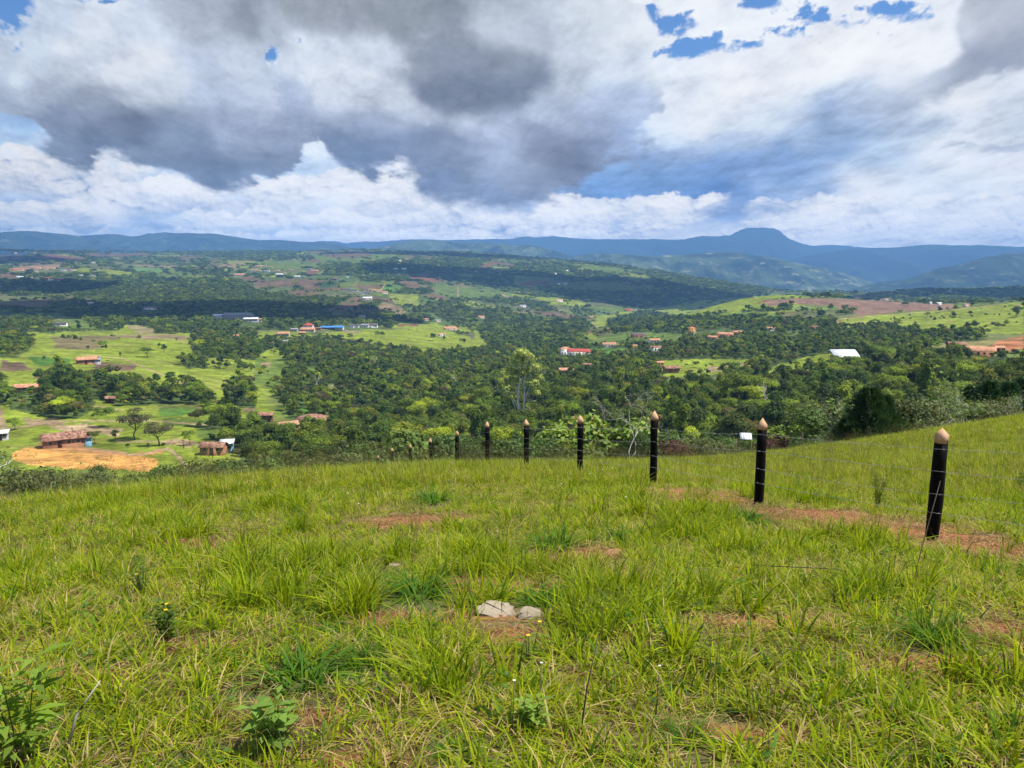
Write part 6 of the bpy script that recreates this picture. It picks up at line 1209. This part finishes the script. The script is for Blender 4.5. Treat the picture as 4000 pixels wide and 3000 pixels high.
# pale rocks
ROCKS = [(1938,2398,125,.34,"larger flat pale crumbly stone on the bare soil between the dark tussocks"),(2070,2412,88,.55,"smaller pointed pale stone right of the flat one"),(1545,2215,42,.5,"half buried little pale stone behind the left dark tussock"),(2395,2170,60,.5,"weathered brown-grey lump of earth by the bare patch above the stones")]
ROCKP = []
for i, (px, py, wpx, asp, lab) in enumerate(ROCKS):
    x, y, z = hit(px, py, 2.2); W = wpx * y * 1.15 / F; bm = bmesh.new(); bmesh.ops.create_icosphere(bm, subdivisions=5, radius=1.0)
    for v in bm.verts:
        c = np.array(v.co); n = float(fbm(np.array([c[0] * 1.3 + i * 9]), np.array([c[1] * 1.3 + c[2]]), 900 + i, 5)[0]); m = float(fbm(np.array([c[0] * 6 + i]), np.array([c[1] * 6 + c[2] * 5]), 950 + i, 4)[0]); v.co *= 1 + .20 * n + .05 * m
        if v.co.z > .5: v.co.z = .5 + (v.co.z - .5) * .35
    me = bpy.data.meshes.new('rock'); bm.to_mesh(me); bm.free(); me.materials.append(M['rock'] if i < 3 else M['adobe']); me.polygons.foreach_set('use_smooth', np.ones(len(me.polygons), bool))
    o = bpy.data.objects.new('rock', me); COL.objects.link(o); o.location = (x, y, z + W * .08); o.scale = (W * .56, W * .48, W * asp * .55); o.rotation_euler = (.12, .06, i * 1.3); tag(o, lab, 'rock'); ROCKP.append((x, y - .01, W * .55))
# the individual broad-bladed tussocks
TUSP = []
TUS = [cat2([blades(190, .11, (.16, .34), .95, (.008, .014), [(DEEP, 5), (np.array((.12, .27, .030)), 4), (GREEN, 1.5)], 860 + i, .75)]) for i in range(3)]
for px, py, wpx, k, lab in [(1640,2330,300,0,"big dark green grass tussock left of the two pale stones"),(2120,2360,250,1,"grey-green grass tussock directly behind the two pale stones"),(2170,2150,260,2,"bright green spreading tussock behind the bare patch"),(2400,2115,150,0,"smaller tussock right of the bright spreading one"),
        (1180,2680,430,1,"large leafy green tussock in the lower left foreground"),(1420,2600,260,2,"tussock joined to the right of the large leafy one"),(1690,1965,170,0,"dark tussock low in the grass of the middle slope"),(2925,2040,200,1,"pale green tussock at the foot of the second post"),
        (3650,2520,330,2,"tall lush bunch of grass in the right foreground"),(1310,2470,160,0,"small tussock left of the bare soil in front"),(3940,2250,170,1,"dark tussock at the right edge below the nearest post"),(2680,2900,260,0,"coarse bunch of grass at the lower edge right of centre"),(1780,2960,240,1,"fresh leafy bunch at the bottom centre")]:
    x, y, z = hit(px, py, 2.0); s = wpx * y * 1.12 / F / .50; o = bpy.data.objects.new('grass_tussock', TUS[k]); COL.objects.link(o); o.location = (x, y, z - .01); o.rotation_euler[2] = random.uniform(0, 6.28); o.scale = (s, s, s * (.85 if 'tall' not in lab else 1.25)); TUSP.append((x, y, .26 * s)); tag(o, lab, 'tussock')
# herbs
def herb(seed, H_, nst, nleaf, ls, base, flower=None, lean=.25, wide=.5):
    R = np.random.default_rng(seed); g = []; LP = []; LN = []; tipsl = []
    for i in range(nst):
        a = R.uniform(0, 6.283); l = R.uniform(.2, 1) * lean; h = H_ * R.uniform(.65, 1.0); pts = [np.array((math.cos(a), math.sin(a), 0)) * .02 + np.array((math.cos(a) * l * t ** 1.5, math.sin(a) * l * t ** 1.5, t)) * h for t in (0, .35, .7, 1)]; g.append(tube(pts, [.0035, .003, .002, .001], 5, (.14, .17, .06)))
        tipsl.append(pts[-1])
        for j in range(nleaf):
            t = R.uniform(.15, 1); p = pts[0] * (1 - t) + pts[-1] * t; b = j * 2.4 + R.normal() * .3; d = np.array((math.cos(b), math.sin(b), .25)); LP.append(p + d * ls * 1.1); LN.append(d)
    LP = np.array(LP); LN = np.array(LN); n = len(LP); cols = np.array(base) * R.uniform(.75, 1.3, n)[:, None]
    a_ = LN / np.linalg.norm(LN, axis=1, keepdims=True); b_ = np.cross(a_, (0, 0, 1)); b_ /= np.linalg.norm(b_, axis=1, keepdims=True); up = np.cross(b_, a_); s = (ls * R.uniform(.6, 1.2, n))[:, None]; w = wide
    V = np.stack([LP - a_ * s, LP - a_ * s * .2 + b_ * s * w * .5 + up * s * .10, LP + a_ * s * .9 - up * s * .25, LP - a_ * s * .2 - b_ * s * w * .5 + up * s * .10], 1).reshape(-1, 3)
    lf = make_mesh('leaves', V, np.arange(4 * n).reshape(-1, 4), M['grass'], np.repeat(cols, 4, 0), link=False); st = geo_mesh('stem', g, M['grass']); return lf, st, tipsl
def flower_mesh(r, n=6, mat='flower'):
    g = []
    for i in range(n): a = i * 6.283 / n; d = np.array((math.cos(a), math.sin(a), .35)); b = np.array((-math.sin(a), math.cos(a), 0)); g.append((np.array([(0, 0, 0), d * r * .6 + b * r * .3, d * r, d * r * .6 - b * r * .3]), [(0, 1, 2, 3)], (.8, .5, .02)))
    return geo_mesh('flower', g, M[mat])
FL = flower_mesh(.013); WF = flower_mesh(.007, 8, 'wflower')
for px, py, Hh, sd, nst, nl, ls, base, lab, nf in [(640,2520,.28,31,9,16,.035,(.12,.21,.04),"branching weed with small leaves and a yellow flower in the left foreground",2),(1060,2930,.26,32,5,14,.05,(.20,.32,.06),"soft leaved nettle-like herb at the lower left of centre",0),(90,2990,.50,33,4,20,.065,(.22,.34,.05),"tall long leaved plant in the bottom left corner",0),
        (2065,2590,.26,34,3,9,.032,(.18,.28,.05),"small yellow flowered herb just below the pale stones",2),(2080,2850,.17,35,5,14,.035,(.20,.30,.05),"leafy herb low in the centre foreground",0),(3425,1990,.62,36,12,16,.028,(.045,.075,.025),"dark twiggy bush beside the wire between the two nearest posts",0),
        (3980,1920,.45,38,8,14,.03,(.05,.09,.03),"dark leafy weed at the right edge behind the wire",0),(560,2330,.3,39,7,16,.03,(.10,.17,.04),"loose weed with reddish stems left of the yellow flowered one",1)]:
    x, y, z = hit(px, py, 1.9); e = empty('herb', (x, y, z - .01), random.uniform(0, 6)); tag(e, lab, 'plant'); lf, st, tp = herb(sd, Hh, nst, nl, ls, base, wide=.85 if nl == 14 and ls > .03 else .5); part('leaves', lf, e); part('stem', st, e)
    for i in range(nf): f = part('flower', FL, e); f.location = tp[i]; 
for i, (px, py) in enumerate([(2330,1868),(2350,1880),(2390,1872),(2300,1900),(2190,1950),(2440,2010),(1360,1990),(1175,1935),(1400,2040),(2560,2810),(2000,2880),(2105,2800)]):
    x, y, z = hit(px, py + (10 if y else 0), 2.0); e = empty('wildflower', (x, y, z)); tag(e, "tiny white wildflower head standing in the green grass", 'flower', 'tiny white flowers in the grass'); part('stem', geo_mesh('stem', [tube([(0, 0, 0), (.01, 0, .26)], [.0025, .0015], 4)], M['bark']), e)
    f = part('flower', WF, e); f.location = (.01, 0, .26); f.scale = (1.6,) * 3 if y > 8 else (1,) * 3
for px, py, L_, az, el, r, lab in [(270,2960,.34,1.0,.95,.006,"pale dry stalk slanting up near the bottom left corner"),(3400,2290,.9,2.9,.12,.006,"long dark dry stick lying in the grass in front of the nearest post"),(3250,2330,.5,.4,.18,.005,"short dark twig lying left of the long stick"),(3560,2330,1.0,1.1,.85,.005,"thin dark leaning stalk left of the nearest post"),(2270,2900,.45,1.2,1.1,.004,"thin dark upright stalk in the centre foreground")]:
    x, y, z = hit(px, py, 1.9); d = np.array((math.cos(az) * math.cos(el), math.sin(az) * math.cos(el) * .5, math.sin(el))); p = [np.array((0, 0, 0.05)) + d * L_ * t + np.array((0, 0, .04 * math.sin(t * 5))) for t in (0, .3, .6, 1)]
    o = bpy.data.objects.new('dry_stick', geo_mesh('dry_stick', [tube(p, [r, r * .9, r * .7, r * .4], 6)], M['stick'] if 'pale' not in lab else M['dead'])); COL.objects.link(o); o.location = (x, y, z); tag(o, lab, 'stick')
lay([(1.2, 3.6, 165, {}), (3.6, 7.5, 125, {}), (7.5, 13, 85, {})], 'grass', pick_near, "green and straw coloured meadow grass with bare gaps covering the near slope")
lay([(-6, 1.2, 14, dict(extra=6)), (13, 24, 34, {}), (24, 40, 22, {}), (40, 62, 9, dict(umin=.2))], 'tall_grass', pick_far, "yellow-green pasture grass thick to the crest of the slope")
# crumbs of soil on the bare patches
def clod_mesh(i):
    bm = bmesh.new(); bmesh.ops.create_icosphere(bm, subdivisions=2, radius=1.0); R = np.random.default_rng(970 + i)
    for v in bm.verts: v.co *= float(R.uniform(.7, 1.15)); v.co.z *= .65
    me = bpy.data.meshes.new('clod'); bm.to_mesh(me); bm.free(); me.materials.append(M['clod']); return me
Xc, Yc = spots(1.8, 16, 230); kb = (near_bare(Xc, Yc) + .12 * fbm(Xc / .3, Yc / .3, 77, 3) > .34); Xc, Yc = Xc[kb], Yc[kb]; nc = len(Xc)
sc_ = np.abs(rng.normal(size=nc)) * .008 + .004
scatter('soil_clods', np.stack([Xc, Yc, height(Xc, Yc)], -1), rz_(nc, .5), np.stack([sc_, sc_ * rng.uniform(.7, 1.2, nc), sc_], -1), rng.integers(0, 3, nc), [clod_mesh(i) for i in range(3)], "crumbly reddish soil clods scattered over the bare patches", 'soil')
# ================================================================== clouds overhead that shade the middle distance, and the haze
def cloud(x, y, z, rx, ry, rz, seed, lab):
    n, m = 48, 24; th = np.linspace(0, 2 * math.pi, n, endpoint=False); ph = np.linspace(-math.pi / 2, math.pi / 2, m); PH, TH = np.meshgrid(ph, th, indexing='ij')
    a, b, c = np.cos(PH) * np.cos(TH), np.cos(PH) * np.sin(TH), np.sin(PH); q = 1 + .30 * fbm(a * 1.6 + seed, b * 1.6 + c, seed, 5) * 1.0 + .10 * fbm(a * 5 + seed, b * 5 + c * 4, seed + 5, 3); c = np.where(c < 0, c * .25, c)
    o = make_mesh('cloud', np.stack([x + a * q * rx, y + b * q * ry, z + c * q * rz], -1).reshape(-1, 3), grid_faces(m, n, True), M['cloud'], smooth=True); return tag(o, lab, kind='structure')
k_ = math.cos(SUN_EL) / math.sin(SUN_EL); CZ = 2300.0
for i, (gx, gy, rx, ry) in enumerate([(-620, 1350, 400, 280), (-1500, 1950, 460, 330), (650, 2700, 620, 420), (-150, 2900, 420, 260), (-2600, 3700, 600, 360), (-400, 4400, 700, 300), (1400, 2600, 420, 380), (-3600, 4800, 700, 300), (1000, 4500, 800, 400)]):
    cloud(gx + math.sin(SUN_AZ) * k_ * (CZ + 90), gy + math.cos(SUN_AZ) * k_ * (CZ + 90), CZ, rx, ry, 220, 40 + i, None)
def haze():
    x0, x1, y0, y1, z0, z1 = -21000, 21000, -3000, 19600, -900, 575
    v, f, c = box(x0, x1, y0, y1, z0, z1); m, nt, N, L, out = new_mat('haze_air'); pv = N('ShaderNodeVolumePrincipled')
    pv.inputs['Color'].default_value = (.24, .52, 1.0, 1); pv.inputs['Density'].default_value = HAZE; pv.inputs['Anisotropy'].default_value = .0; L(pv.outputs[0], out.inputs['Volume'])
    o = make_mesh('haze', v, f, m); tag(o, kind='stuff')
HAZE = 1.12e-4
haze()
print('script time', time.time() - T0, 'objects', len(bpy.data.objects))
